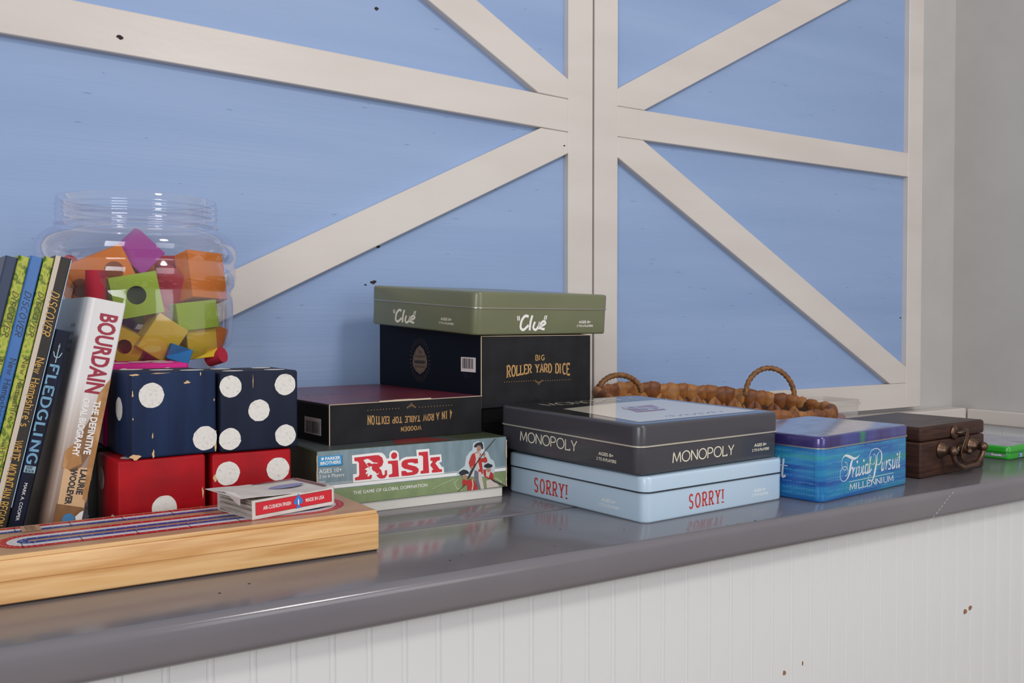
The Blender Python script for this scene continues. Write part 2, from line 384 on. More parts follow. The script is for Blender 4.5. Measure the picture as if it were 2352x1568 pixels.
sy = tin('game_tin', 'pale blue square game tin with red slab lettering, at the bottom of the two-tin stack', (.6966, .8075, 0), 4.15, .257, .268, .0545, .0355, .012, pale_blue, pale_blue, pale_blue_dark)
SO = lambda: stroke('SORRY!', .13, .3, .13, 0, .62)
AG = lambda a, b: [sans(a, .02), sans(b, .02)]
decal('title_lettering', sy, sorry_red, fit(SO(), .0745, .138, .0082, .0271), 'front')
decal('age_lettering', sy, pale_print, [fit(sans('AGES 6+', .01), .1957, .219, .0155, .0195), fit(sans('2 TO 4 PLAYERS', .01), .1919, .2246, .0100, .0135)], 'front')
decal('title_lettering', sy, sorry_red, fit(SO(), -.207, -.1377, .0066, .027), 'left')
decal('age_lettering', sy, pale_print, [fit(sans('AGES 6+', .01), -.0739, -.0486, .0158, .02), fit(sans('2 TO 4 PLAYERS', .01), -.0782, -.043, .0095, .0132)], 'left')

mo = tin('game_tin', 'charcoal square game tin with cream lettering and glossy printed lid, on the pale blue tin', (.691, .812, .0555), 5.3, .2645, .267, .0590, .0333, .012, charcoal, charcoal, mat('tin_rim_cream', '#ddd6c4', .3, metal=.5), charcoal_top, tilt=1.1)
MO = lambda: stroke('MONOPOLY', .1, .17)
GL['O'] = (.86, O_(.86))
decal('title_lettering', mo, cream, fit(MO(), .0569, .1715, .0098, .0236), 'front')
decal('age_lettering', mo, cream, [fit(sans('AGES 8+', .02), .2121, .2378, .0165, .0205), fit(sans('2 TO 8 PLAYERS', .02), .2081, .2434, .0105, .014)], 'front')
decal('title_lettering', mo, cream, fit(MO(), -.2213, -.1065, .0142, .0285), 'left')
decal('age_lettering', mo, cream, [fit(sans('AGES 8+', .02), -.0677, -.0419, .0162, .0203), fit(sans('2 TO 8 PLAYERS', .02), -.0712, -.0368, .0098, .0136)], 'left')
hm = .0593
decal('printed_panel', mo, mat('cream_gloss_print', '#efe7d4', .14, coat=.5, spec=.6), poly([(38, 178), (22, 22), (245, 22), (245, 196), (160, 196)]), 'top', .0002, hm)
em = decal('emblem', mo, mat('red_gloss_print', '#a01f3a', .14, coat=.5), poly([(95, 96), (150, 96), (178, 150), (118, 150)]), 'top', .0004, hm)
S1 = stroke('S', .16, .1); S2 = stroke('S', .16, .1)
decal('monogram', em, mat('white_gloss_print', '#e8e4dc', .16, coat=.9), [fit(S1, .108, .142, .100, .146), fit(S2, .126, .160, .102, .147)], 'top', .0006, hm)
decal('title_lettering', mo, mat('cream_gloss_text', '#f4ecd2', .14, coat=.5), fit(MO(), .045, .225, .212, .242), 'top', .0004, hm)
decal('script_line', mo, mat('dark_gloss_text', '#2a2a30', .2, coat=.9), [ribbon([(.09 + .004 * k + .002 * math.sin(k), .042 + .005 * math.sin(k * 1.9) * (1 if k % 4 else 1.6)) for k in range(28)], .0012)], 'top', .0004, hm)

# blue-green tin
tp_m = mat('teal_streak_print', '#1c3a8a', .25, metal=.2, coat=.3, col2=['#2160b0', '#2a8ac2', '#3399a8', '#459a6e'], nscale=(5, 5, 60), contrast=(.3, .74), detail=6)
tp_lid = mat('violet_lid_print', '#14101f', .2, metal=.2, coat=.5, col2=['#3a2f72', '#43478f', '#2d3f86', '#2f8a55'], nscale=(16, 3, 3), contrast=(.34, .78))
tp_top = mat('blue_lid_print', '#3d3f75', .16, metal=.2, coat=.9, spec=.8, col2=['#5b5f96', '#8f93b4', '#2b2c52', '#b9bccb'], nscale=(14, 40, 10), contrast=(.25, .75), detail=8)
tp = tin('game_tin', 'deep blue-green streaked rectangular game tin with white script lettering', (.9680, .7777, 0), 7.04, .2290, .165, .0855, .0700, .013, tp_m, tp_lid, steel, tp_top)
k = .001
def st(pts, w, taper=None):
    # smooth the traced points with a Catmull-Rom pass
    P = [pts[0]] + list(pts) + [pts[-1]]; out = []
    for i in range(1, len(P) - 2):
        for j in range(5):
            t = j / 5; q = []
            for d in (0, 1):
                a, b, c, e = P[i-1][d], P[i][d], P[i+1][d], P[i+2][d]
                q.append(.5 * (2*b + (c-a)*t + (2*a-5*b+4*c-e)*t*t + (3*b-a-3*c+e)*t**3))
            out.append((q[0] * k, q[1] * k))
    out.append((pts[-1][0] * k, pts[-1][1] * k))
    return ribbon(out, w)
th = lambda a, b: (lambda t: a + (b - a) * math.sin(math.pi * min(1, t * 1.0)) ** 1.5)
TPS = [
 st([(91.8, 54.3), (85.7, 51.6), (77.5, 51.0), (67.3, 54.5), (57.2, 57.0), (50.3, 53.9), (47.9, 47.7), (49.5, 41.6), (54.5, 37.6), (59.5, 38.9), (61.4, 43.1), (60.4, 47.0), (55.3, 48.3)], lambda t: .0008 + .0034 * math.exp(-((t - .22) / .13) ** 2)),
 st([(76.5, 50.8), (71.5, 45.3), (67.6, 33.7), (61.6, 25.7), (53.7, 23.1), (46.7, 25.7), (44.2, 31.9), (46.6, 38.7), (53.4, 42.5), (60.4, 41.0), (63.5, 36.3), (61.6, 31.1), (56.6, 29.5)], lambda t: .0008 + .0042 * math.exp(-((t - .12) / .1) ** 2)),
 st([(72.6, 37.6), (76.1, 38.6), (74.8, 26.4)], .0022), st([(74.8, 28), (78.2, 35.7), (81.7, 38.6)], .0018), st([(86.3, 39.2), (83.4, 27.1), (89.1, 29.2)], .0022),
 st([(89.5, 37.5), (92.0, 38.3), (91.2, 27.4), (97.3, 30.6), (98.3, 38.2)], .002), st([(102.9, 39.4), (100.5, 27.8), (105.7, 29.9)], .0022),
 st([(115.0, 39.9), (108.7, 38.8), (107.2, 32.3), (108.9, 27.7), (113.1, 30.1), (115.6, 39.8)], .0022), st([(115.6, 39.8), (114.2, 27.7), (117.8, 30)], .0022),
 st([(122.3, 49.8), (119.8, 42.2), (118.3, 28.5), (123.7, 32.9)], .0022),
 st([(132.2, 38.7), (123.6, 39.0), (118.7, 44.0), (118.1, 50.8), (123.3, 57.5), (135.1, 59.6), (146.0, 56.0), (150.5, 50.0), (149.5, 41.0), (143.0, 36.2), (138.1, 37.6)], lambda t: .0009 + .0022 * math.exp(-((t - .75) / .12) ** 2)),
 st([(121.4, 39.8), (127.9, 38.6), (132.7, 41.5), (134.2, 47.0), (132.0, 51.7), (127.7, 51.5)], .0009),
 st([(144.9, 54.4), (138.5, 50.0), (137.0, 40.5), (132.3, 26.9), (128.2, 18.4), (121.8, 15.7), (115.4, 18.6), (116.4, 23.0), (120.6, 24.2), (122.7, 22.3)], lambda t: .0008 + .0036 * math.exp(-((t - .32) / .15) ** 2)),
 st([(152.8, 38.9), (150.7, 27.9), (156.3, 30.1), (158.4, 39.5)], .0023), st([(158.4, 39.5), (156.2, 27.9)], .0023), st([(164.0, 40.6), (162.4, 27.8)], .0023), st([(162.6, 30), (166.2, 37.9), (170.6, 40.6)], .0018),
 st([(176.2, 39.5), (171.7, 39.4), (171.8, 34.8), (176.3, 31.5), (174.2, 27.6), (168.6, 27.7)], .002), st([(181.8, 40.7), (180.2, 28.3), (185.4, 29.4), (188.7, 40.6)], .0023), st([(188.7, 40.6), (187, 27.5)], .0023),
 st([(193.8, 40.1), (192.2, 27.6), (194.6, 29.0)], .0023), st([(201.2, 49.3), (197.9, 28.2), (201.5, 30.1)], .0023), st([(193.5, 41.5), (203.6, 41.5)], .0009)]
for c in ((86.8, 45.7), (103.4, 45.8), (194.3, 46.2)): TPS.append(disc(c[0] * k, c[1] * k, .002, 12))
silver_print = mat('silver_white_print', '#d9dde2', .35)
decal('script_lettering', tp, silver_print, TPS, 'front')
decal('rule_line', tp, silver_print, rect(.0662, .1833, .0205, .0212), 'front', .0003)
GL['O'] = (.72, O_(.72))
decal('subtitle_lettering', tp, silver_print, fit(stroke('MILLENNIUM', .12, .22, .12), .0665, .184, .0092, .0182), 'front', .0004)
decal('script_end', tp, silver_print, [st([(-64, 45), (-65, 30), (-61, 28)], .003), st([(-56, 52), (-58, 29), (-53, 30)], .003), st([(-61, 43), (-50, 43)], .0012), disc(-.064, .051, .0026, 12)], 'left')
fw_ = [fit(sans('LOTTERY - FLORENCE - STALIN - EAST - VIETNAM'), .014, .2150, z, z + .0021) for z in (.0655, .058, .049, .0365, .029, .0255, .0125, .0062)]
decal('background_words', tp, mat('faint_word_print', '#5aa5d2', .4), fw_, 'front', .0001)
fw_ = [fit(sans('STALIN - EAST - YUGO - ONE DAY - LOTTERY'), -.155, -.006, z, z + .0024) for z in (.0625, .054, .046, .038, .03, .0225, .0145, .0075)]
decal('background_words', tp, mat('faint_word_print', '#5aa5d2', .4), fw_, 'left', .0001)

# small green tin at the right
gt_m = mat('bright_green_tin', '#2fa02c', .3, coat=.3)
gt = tin('game_tin', 'small flat bright green tin with blue-grey lid, beyond the dark wooden chest', (1.540, .8507, 0), 5, .155, .19, .0228, .0125, .009, gt_m, gt_m, mat('green_rim', '#1f7d20', .3), mat('grey_blue_lid', '#7f86a0', .2, coat=.7, col2=['#a9aec0', '#5d6584'], nscale=(20, 12, 9), contrast=(.35, .65)))
decal('label_strip', gt, mat('silver_label', '#8b8f94', .35), poly([(-75, 4.5), (-8, 4.5), (-6, 9), (-75, 10.5)]), 'left')
decal('label_words', gt, white_print, fit(sans('Seek', .02), -.030, -.012, .0055, .009), 'left', .0004)
pl = decal('small_logo', gt, mat('logo_blue', '#2a4f9e', .4), rect(.034, .048, .002, .010), 'front')
decal('logo_words', pl, white_print, [fit(sans('hide', .02), .036, .046, .006, .0092), fit(sans('n seek', .02), .035, .047, .0028, .0055)], 'front', .0004)

# olive tin on top of the tall carton
cl = tin('game_tin', 'olive green square game tin with white handwritten lettering, on top of the tall carton', (.6362, 1.0946, .2155), 8.5, .267, .267, .0606, .0378, .012, olive, olive, steel, olive, tilt=3.5)
CL = [st([(98.9, 26.4), (92.2, 27.2), (85.9, 20.6), (84.3, 10.7), (90.0, 7.3), (99.6, 13.9)], .0039), st([(106.3, 28.1), (103.2, 18.9), (101.9, 6.4)], .0039),
      st([(111.9, 18.9), (108.8, 10.5), (113.6, 7.1), (119.0, 12.2), (120.9, 18.9)], .0036), st([(120.9, 18.9), (120.4, 7.8)], .0036),
      st([(123.6, 12.1), (132.5, 16.3), (130.0, 19.7), (124.9, 17.2), (124.0, 9.6), (131.7, 8.0)], .0036),
      st([(77.4, 27.2), (78.6, 20.6)], .0018), st([(80.7, 27.2), (81.7, 20.6)], .0018), st([(131.8, 28.2), (129.9, 22.3)], .0018), st([(135.1, 28.2), (132.9, 21.4)], .0018)]
decal('title_lettering', cl, white_print, CL, 'front')
V, F = join(CL)
decal('title_lettering', cl, cream, fit((V, F), -.203, -.141, .006, .0275), 'left')
for f_, a, b in (('front', .2024, .2279), ('left', -.0794, -.0535)):
    decal('age_lettering', cl, white_print if f_ == 'front' else cream, [fit(sans('AGES 8+', .02), a, b, .0165, .0205), fit(sans('3 TO 6 PLAYERS', .02), a - .004, b + .0055, .011, .0142)], f_)

# ================================================================== CARTONS
def ornament(u, v, s, sg=1):
    P = [st([(0, 0), (1.2, 2.2), (0, 4), (-1.2, 2.2), (0, 0)], .00035 / s)]
    for q in (-1, 1):
        P += [st([(0, 0), (q * 2, 1.6), (q * 3.6, .4), (q * 2.8, -.8), (q * 1.8, -.1)], .0004 / s), st([(q * 2.4, -.9), (q * 5, -.4), (q * 6.6, -1.6), (q * 5.6, -2.3), (q * 4.8, -1.6)], .0004 / s)]
    V, F = join(P); return [(u + x * s, v + sg * y * s) for x, y in V], F
def edges(par, L, h, D=None, m=worn):
    for nm, a in (('worn_edge', (-.0004, .0005, -.0005, .0004, 0, h)), ('worn_edge', (0, L, -.0005, .0004, h - .0005, h + .0003))):
        MB().box(*a).build(nm, m, par)

GL['A'] = (.62, GL['A'][1]); 
rw = thing('game_box', 'flat black carton with upside-down gold lettering and plum red top, on the soldier box', 'game box', (.4174, 1.0756, .081), (0, 0, R(4.8)), 'cardboard game boxes')
MB().box(0, .2315, 0, .298, 0, .0505).build('carton', black_card, rw, bevel=.0006, seg=1)
MB().box(.001, .2305, .001, .297, .0505, .0510).build('top_panel', plum, rw)
MB().box(-.0003, .001, .004, .29, .002, .048).build('side_panel', black_card2, rw)
MB().add([(.0, .27, .051), (.05, .297, .051), (.05, .297, .0565), (0, .297, .0565)], [(0, 1, 2, 3)]).build('raised_flap', plum, rw)
up = lambda t, x0, x1, y0, y1, **kw: fit(([(-x, -y) for x, y in t[0]], t[1]), x0, x1, y0, y1, **kw)
bendf = lambda u, v: v * (1.0 - .0) if False else v
decal('title_lettering', rw, gold, up(stroke('4 IN A ROW TABLE TOP EDITION', .14, .22, .13, 0, .62), .0525, .182, .0208, .0362, bend=lambda u, v: v * (1 - .38 * (1 - (2*u-1)**2))), 'front')
decal('small_lettering', rw, gold, up(stroke('WOODEN', .15, .26, .1, 0, .7), .1017, .133, .0101, .0168), 'front')
decal('ornament_line', rw, gold, [disc(.0536 + .0045 * q, .0408, .00055, 8) for q in range(11)] + [disc(.130 + .00465 * q, .0404, .00055, 8) for q in range(12)] + [ornament(.1177, .0425, 1.)], 'front')
decal('copper_linework', rw, copper, [ribbon([(.005, .075), (.115, .12)], .0014), ribbon([(.115, .12), (.03, .2)], .0012), ribbon([(.02, .11), (.07, .12)], .001)] + [rect(.02 + .018 * q, .027 + .018 * q, .15, .156) for q in range(4)], 'top', .0003, .051)
barcode(rw, 'left', -.0715, -.0225, .0098, .0312, True)
edges(rw, .2315, .0505)
MB().prism_z([(.07, -.0006), (.10, -.0008), (.128, -.0004), (.148, -.0006), (.15, .003), (.125, .002), (.118, .006), (.098, .007), (.09, .003)], .0508, .0518).build('torn_paper', mat('torn_paper', '#d8c3a8', .8), rw)

# box with the soldiers
rk = thing('game_box', 'slate and green game box with big red lettering and painted soldiers, on a white tray', 'game box', (.387, 1.0389, 0), (0, 0, R(.1)), 'cardboard game boxes')
MB().box(.003, .262, .003, .353, 0, .05).build('tray', tray_white, rk, bevel=.0008, seg=1)
MB().box(0, .2667, 0, .357, .013, .0808).build('lid', moss_dark, rk, bevel=.0009, seg=1)
decal('slate_panel', rk, slate, poly([(.8, 80), (265.9, 80), (265.9, 33), (.8, 33)]), 'front', .0001)
decal('green_panel', rk, moss, poly([(.8, 33.6), (265.9, 33.6), (265.9, 13.6), (.8, 13.6)]), 'front', .0002)
decal('white_band', rk, white_print, [poly([(.8, 34.6), (265.9, 34.6), (265.9, 38.6), (.8, 38.6)]), poly([(.8, 39.8), (265.9, 39.8), (265.9, 40.2), (.8, 40.2)]), poly([(.8, 41.4), (45, 41.4), (45, 41.7), (.8, 41.7)])], 'front', .0003)
decal('top_panel', rk, slate_dark, poly([(1, 1), (200, 1), (160, 340), (1, 340)]), 'top', .0002, .0808)
decal('top_lettering', rk, coat_dark, poly([(105, 4), (185, 4), (168, 50), (122, 50)]), 'top', .0004, .0808)
ro = [(44.6, 72.5), (78.7, 73.4), (84.5, 72.5), (88.3, 69.0), (90.2, 65.2), (93, 64.6), (94.2, 66.5), (94.0, 69.5), (95.9, 73.3), (99.8, 74.7), (104.6, 73.5), (107.0, 70.2), (107.4, 64.9), (107.8, 60.3), (111.2, 63.2), (117.0, 64.9), (132.2, 64.6), (131.4, 72.7), (149.9, 72.7), (150.3, 64.3), (167.1, 64.3), (168.0, 54.6), (164.0, 53.6), (168.2, 47.8), (170.6, 47.6), (171.4, 39.2), (46.2, 39.1), (45.8, 49.3), (50.8, 49.6), (50.7, 61.9), (45.0, 62.2)]
og = decal('lettering_outline', rk, white_print, poly(ro), 'front', .0004)
letters = [
 [(47.5, 69.6), (76, 70.4), (80, 70), (84.5, 66.7), (86.2, 61.4), (84.4, 56.7), (80.2, 54.2), (83.2, 51.2), (84.4, 46.7), (85.4, 44.9), (86.8, 44.6), (88.0, 46.0), (88.0, 50.3), (91.1, 50.6), (91.0, 44.3), (88.2, 41.1), (83.4, 40.6), (79.6, 41.9), (77.3, 44.7), (76.8, 48.2), (74, 51), (70.8, 45), (69.5, 41.5), (48.5, 41.6), (48.3, 45.0), (53.0, 46.0), (54.1, 48.5), (53.6, 62.5), (52.0, 64.6), (48.0, 65.2)],
 [(92.2, 61.7), (105.7, 61.7), (107.2, 41.1), (93.6, 41.3), (93.3, 44.4), (97.2, 45.2), (98.2, 46.5), (97.8, 56.4), (96.5, 58), (92.5, 58.4)],
 [(133.4, 61.4), (134.1, 55.6), (129.9, 55.4), (125.0, 57.4), (119.6, 57.2), (119.3, 55.3), (130.9, 51.6), (134.6, 48.5), (134.8, 45.5), (132.8, 42.6), (127.9, 41.2), (119.0, 41.0), (110.9, 41.4), (110.5, 47.6), (116.1, 47.6), (119.0, 45.1), (125.4, 45.2), (126.2, 46.7), (114.2, 50.6), (111.0, 53.4), (110.6, 57), (112.3, 60), (116.2, 61.6), (124.0, 62)],
 [(134.7, 69.4), (147.7, 69.5), (149.6, 41.8), (137.6, 41.8), (137.2, 45.0), (141.0, 46.0), (141.0, 63.1), (139.5, 64.9), (134.9, 65.4)],
 [(151.4, 61.3), (164.9, 61.4), (165.2, 56.9), (161.4, 56.2), (158.4, 53.5), (164.6, 45.4), (168.0, 45.0), (168.3, 41.6), (153.8, 41.7), (153.3, 44.8), (155.6, 45.6), (151.0, 51.8), (154.8, 56.3), (151.4, 57.4)]]
decal('title_lettering', rk, red_print, [poly(l) for l in letters] + [disc(.1007, .0678, .0042, 20)], 'front', .0006)
decal('rider_emblem', rk, white_print, [poly([(59.7, 65.6), (64.0, 66.8), (66.5, 66.2), (69, 64.4), (73, 61.6), (78.8, 60.7), (77, 59.8), (74, 60.4), (70.5, 60), (67, 62), (63.5, 61)]), ribbon([(.0597, .0656), (.0685, .0535)], .0006),
    poly([(61.0, 54.0), (64.7, 56.2), (67.0, 55.4), (68.6, 57.4), (70.6, 57), (70.5, 53.5), (73.4, 50.4), (76, 48.2), (78, 47), (80.4, 48.8), (78.6, 46.0), (75.8, 46.4), (75.6, 39.6), (69.6, 39.6), (71, 46), (68.5, 47), (66.2, 44.8), (64.4, 45.6), (65.6, 48.6), (62.2, 48), (62.8, 50.4), (64.6, 51.6), (63.4, 53)])], 'front', .0008)
decal('subtitle_lettering', rk, white_print, fit(sans('THE GAME OF GLOBAL DOMINATION', .008), .0462, .147, .0247, .0288), 'front', .0004)
pb = decal('maker_label', rk, cyan_print, [poly([(2.0, 74.3), (31.9, 74.3), (31.9, 62.2), (2.4, 62.2)])], 'front', .0004)
decal('label_shadow', pb, ink_black, [poly([(2.6, 61.6), (32.5, 61.6), (32.5, 73.5), (31.9, 73.5), (31.9, 62.2), (2.6, 62.2)])], 'front', .0004)
decal('label_lettering', pb, white_print, [fit(sans('PARKER', .03), .0105, .0298, .0692, .0731), fit(sans('BROTHERS', .03), .0045, .0302, .0640, .068), ribbon([(.0072 + .0019 * (1 - q / 20) * math.cos(q), .0711 + .0019 * (1 - q / 20) * math.sin(q)) for q in range(20)], .0005)], 'front', .0006)
decal('age_lettering', rk, white_print, [fit(sans('AGES 10+'), .0028, .0315, .0540, .0590), fit(sans('2 to 6 Players'), .0028, .0345, .0472, .0522, ), fit(sans('00044'), .0028, .0105, .0428, .0448)], 'front', .0004)
arrow = mat('pale_green_print', '#a9b48f', .5)
ar_ = decal('arrows', rk, arrow, [ribbon([(.156, .0215), (.17, .0265), (.188, .0312)], .0009), poly([(153.5, 20.8), (159, 24.5), (158.6, 20.6)]), ribbon([(.192, .030), (.186, .026), (.19, .018), (.197, .0155)], .0014), ribbon([(.248, .0265), (.262, .0175)], .0022), poly([(260, 20.5), (264.5, 15.2), (257.5, 16.2)])], 'front', .0004)
decal('halo', rk, halo, poly([(204, 58), (209, 64), (213, 66), (214.4, 74.9), (222.1, 77.4), (230.5, 75), (232, 64.4), (237.1, 61.4), (240.7, 53.3), (246.1, 49.3), (248.5, 42.3), (246.7, 33.1), (237.0, 28.7), (207.3, 32.0), (189, 36.0), (194, 42.0), (201.5, 46)]), 'front', .0005)
soldiers = decal('soldiers', rk, coat_red, [poly([(213.5, 61.4), (218.6, 62.8), (224.5, 61.8), (227.2, 59.6), (223.9, 56.8), (224.5, 54.1), (229.9, 54.7), (233.4, 56.0), (235.8, 52.7), (236.1, 49.0), (233.4, 47.7), (227.5, 49.3), (228.6, 41.9), (229.6, 33), (222.7, 36.3), (221.5, 43.6), (214.4, 44.7), (213.2, 42.8), (209.7, 43.1), (207.6, 49.9), (209.7, 55.3), (212.1, 60.3)]),
    poly([(205.5, 27.1), (212.0, 29.1), (216.7, 25.0), (220.3, 17.5), (221.4, 13.6), (206.1, 13.6), (205.2, 21.0), (198.4, 20.8), (198.2, 28.3), (200.9, 28.6)]),
    poly([(229.8, 39.3), (234.0, 38.9), (237.0, 34.5), (241.2, 35.7), (244.9, 32.2), (245.8, 24.3), (240.6, 24.8), (234.0, 28.0), (231.0, 30.4), (230.1, 35.1)])], 'front', .0007)
decal('breeches', soldiers, ivory_print, [poly([(222.1, 36.9), (226.2, 36.5), (229.2, 22.3), (231.0, 13.6), (226, 13.6), (222.6, 26)]), poly([(216.8, 61.9), (225.1, 61.3), (221.5, 51.8), (224.5, 40.2), (219.7, 39.6), (217, 46), (218.4, 54.3)]), poly([(212.0, 28.0), (213.8, 27.4), (214.9, 21.1), (213.7, 13.8), (211.7, 13.8), (213.2, 20.7)]), poly([(234.0, 23.9), (240.6, 25.3), (249.1, 22.5), (254.6, 14), (235, 14)]), poly([(234, 38.5), (237.4, 36), (241, 35), (238, 28), (234, 30)])], 'front', .0009)
decal('grey_leg', soldiers, grey_print, poly([(216.7, 39.9), (222.1, 36.9), (222.6, 26), (226, 13.6), (223.6, 13.6), (219.1, 20.7), (215.8, 33.8)]), 'front', .0009)
decal('faces', soldiers, skin_print, [poly([(220.3, 69.4), (222.1, 71.0), (226.0, 70.7), (226.6, 67.9), (225.4, 64.4), (221.5, 63.1), (220.0, 65.3)]), poly([(197.7, 32.9), (203.2, 35.0), (205.5, 32.2), (201.4, 28.5), (198.5, 30.3)]), poly([(234.6, 39.9), (240.7, 40.1), (241.3, 37.2), (238.2, 34.6), (235.2, 36.2)]), poly([(210.3, 44.6), (214.4, 45.7), (216.2, 43.0), (213.2, 40.2), (210.3, 42.0)]), poly([(229.3, 59.4), (231.7, 61.3), (233.5, 59.6), (231.7, 56.1), (229.3, 56.8)])], 'front', .0010)
decal('muskets', soldiers, musket, [poly([(248.0, 79.2), (248.6, 78.4), (232.9, 63.3), (219.1, 46.9), (209.7, 31.3), (206.4, 28.0), (205.5, 30.2), (209.7, 38.5), (216.8, 47.1), (230.5, 62.4)]), poly([(238.2, 27.1), (240.0, 26.7), (265.5, 14.2), (263.2, 13.8), (246.1, 21.2)]), poly([(190.5, 13.7), (191.8, 13.7), (203.2, 21.7), (202.0, 22.3)])], 'front', .0011)
ht_ = decal('hats', soldiers, ink_black, [poly([(215.6, 71.2), (217.4, 73.9), (221.5, 75.7), (227.2, 75.8), (229.3, 72.3), (229.6, 66.6), (227.2, 66.5), (226.3, 70.5), (222.1, 71.8), (219.2, 69.4), (215.9, 69.7)]), poly([(192.2, 38.0), (195.1, 40.3), (199.7, 41.9), (204.4, 40.5), (207.9, 37.6), (207.3, 35.4), (204.4, 35.9), (200.9, 34.9), (196.2, 34.1)]), poly([(230.7, 42.8), (231.6, 45.3), (237.0, 47.2), (240.1, 45.6), (243.1, 44.6), (244.3, 42.7), (241.9, 40.8), (235.2, 40.6)])], 'front', .0010)
ar_['kind'] = 'stuff'; ht_['kind'] = 'stuff'
for a, b in ((.0002, .0009), (.2655, .0013)):
    V = []; z = .0135
    while z < .079:
        dz = random.uniform(.002, .007); V += [(a - random.uniform(0, b), z), (a + random.uniform(.0005, .0014), z)]; z += dz
    n = len(V) // 2
    decal('worn_edge', rk, worn, (V, [(2*i, 2*i+1, 2*i+3, 2*i+2) for i in range(n - 1)]), 'front', .0012)

# carton under the tall one, and the tall carton
ub = thing('game_box', 'plain black carton at the very bottom, under the tall carton', 'game box', (.6575, 1.110, 0), (0, 0, R(.3)), 'cardboard game boxes')
MB().box(0, .21, 0, .262, 0, .095).build('tray', black_card2, ub, bevel=.0008, seg=1)
MB().box(-.001, .211, -.001, .263, .09, .112).build('lid', black_card2, ub, bevel=.0008, seg=1)
db = thing('game_box', 'tall black carton with gold lettering, bearing the olive tin on its sloping top', 'game box', (.652, 1.1035, .1125), (0, 0, R(4.9)), 'cardboard game boxes')
h0, h1 = .1016, .1185
MB().add([(0, 0, 0), (.206, 0, 0), (.206, .288, 0), (0, .288, 0), (0, 0, h0), (.206, 0, h0), (.206, .288, h1), (0, .288, h1)], [(0, 3, 2, 1), (4, 5, 6, 7), (0, 1, 5, 4), (1, 2, 6, 5), (2, 3, 7, 6), (3, 0, 4, 7)]).build('carton', black_card, db, bevel=.0006, seg=1)
MB().add([(-.0002, .004, .002), (-.0002, .286, .002), (-.0002, .286, h1 - .002), (-.0002, .004, h0 - .002)], [(0, 1, 2, 3)]).build('side_panel', navy_card, db)
decal('small_lettering', db, gold, fit(stroke('BIG', .17, .3, .0), .0973, .1147, .0648, .0735), 'front')
arcb = lambda u, v: (v if v > .5 else v) if False else v * (1 - .30 * (1 - (2*u-1)**2)) + .30 * (1 - (2*u-1)**2)
decal('title_lettering', db, gold, fit(stroke('ROLLER YARD DICE', .15, .2, .13, 0, .66), .044, .164, .0402, .0613, bend=arcb), 'front')
decal('ornament_line', db, gold, [disc(.0405 + .0044 * q, .0358, .00055, 8) for q in range(13)] + [disc(.1125 + .0044 * q, .0348, .00055, 8) for q in range(13)] + [ornament(.1038, .0338, 1.1, -1)], 'front')
MB().prism_y(arc(.098, 0, .0085, .009, 0, 180, 10), -.0004, .0003).build('thumb_notch', mat('notch_dark', '#070708', .9), db)
sh = [(0, 23), (11, 17), (19, 6), (21, -2), (20, -10), (12, -18), (0, -23), (-12, -18), (-20, -10), (-21, -2), (-19, 6), (-11, 17)]
em = decal('shield_emblem', db, bronze_print, [( [(-.162 + x * .001, .0633 + y * .00097) for x, y in sh], [tuple(range(12))])], 'left', .0004)
decal('shield_lettering', em, bronze_ink, [fit(sans('The'), -.168, -.156, .073, .079), fit(sans('Original', 0, 1, .3), -.177, -.147, .0655, .0715), rect(-.177, -.147, .0575, .0625), fit(sans('WORKSHOP'), -.176, -.148, .051, .0545), ribbon([(-.162 + .0175 * math.cos(q * .3), .0633 + .0195 * math.sin(q * .3)) for q in range(22)], .0004)], 'left', .0006)
decal('ray_lines', em, bronze_print, [ribbon([(-.162 + 23e-3 * math.cos(R(a)) * 1.05, .0633 + 25e-3 * math.sin(R(a))), (-.162 + .030 * math.cos(R(a)), .0633 + .034 * math.sin(R(a)))], .0005) for a in range(0, 360, 12)], 'left', .0004)
barcode(db, 'left', -.0498, -.0128, .0504, .0712)
decal('small_print', db, mat('dim_print', '#3d3a36', .6), [fit(sans('HANDCRAFTED'), -.045, -.020, .0455, .048), fit(sans('GAMES'), -.042, -.022, .0418, .044)], 'left')
edges(db, .206, h0)

# ================================================================== YARD DICE
pip_m = mat('white_pip_paint', '#e3dfd8', .7, col2=['#d8d4cd', '#8d8a88'], nscale=(260, 260, 260), contrast=(.5, .78), bump=.2, bscale=(300, 300, 300))
bare = mat('bare_pine', '#d9b384', .8)
def die(label, loc, yaw, s, m, front, left, top, chips=(), pr=.0132):
    d = thing('die', label, 'die', loc, (0, 0, R(yaw)), 'big wooden yard dice')
    MB().box(0, s, 0, s, 0, s).build('cube', m, d, smooth=True, bevel=.0028, seg=3, auto=.9)
    for face, pts in (('front', front), ('left', left), ('top', top)):
        for (u, v) in pts:
            uu = -u if face == 'left' else u
            decal('pip', d, pip_m, disc(uu, v, pr * (1 if face == 'front' else .95), 26, .03), face, .0003, s)
    for (u, v, w, h) in chips:
        decal('paint_chip', d, bare, [([(u + w * math.cos(2 * math.pi * q / 10) * random.uniform(.4, 1.2), v + h * math.sin(2 * math.pi * q / 10) * random.uniform(.4, 1.2)) for q in range(10)], [tuple(range(10))])], 'front', .00025)
    return d
navy_d = mat('navy_die_paint', '#15233f', .6, spec=.2, col2='#1d2f52', nscale=(50, 50, 6), bump=.25, bscale=(140, 140, 30), bdist=.0012)
navy_d2 = mat('dark_navy_die_paint', '#171d30', .6, spec=.2, col2='#1e2539', nscale=(40, 40, 8), bump=.25, bscale=(140, 140, 30), bdist=.0012)
red_d = mat('red_die_paint', '#b00f1b', .5, spec=.2, col2='#8d0a14', nscale=(14, 14, 20), bump=.2, bscale=(90, 90, 90), bdist=.001)
pink_d = mat('pink_die_paint', '#cf1682', .5, spec=.25)
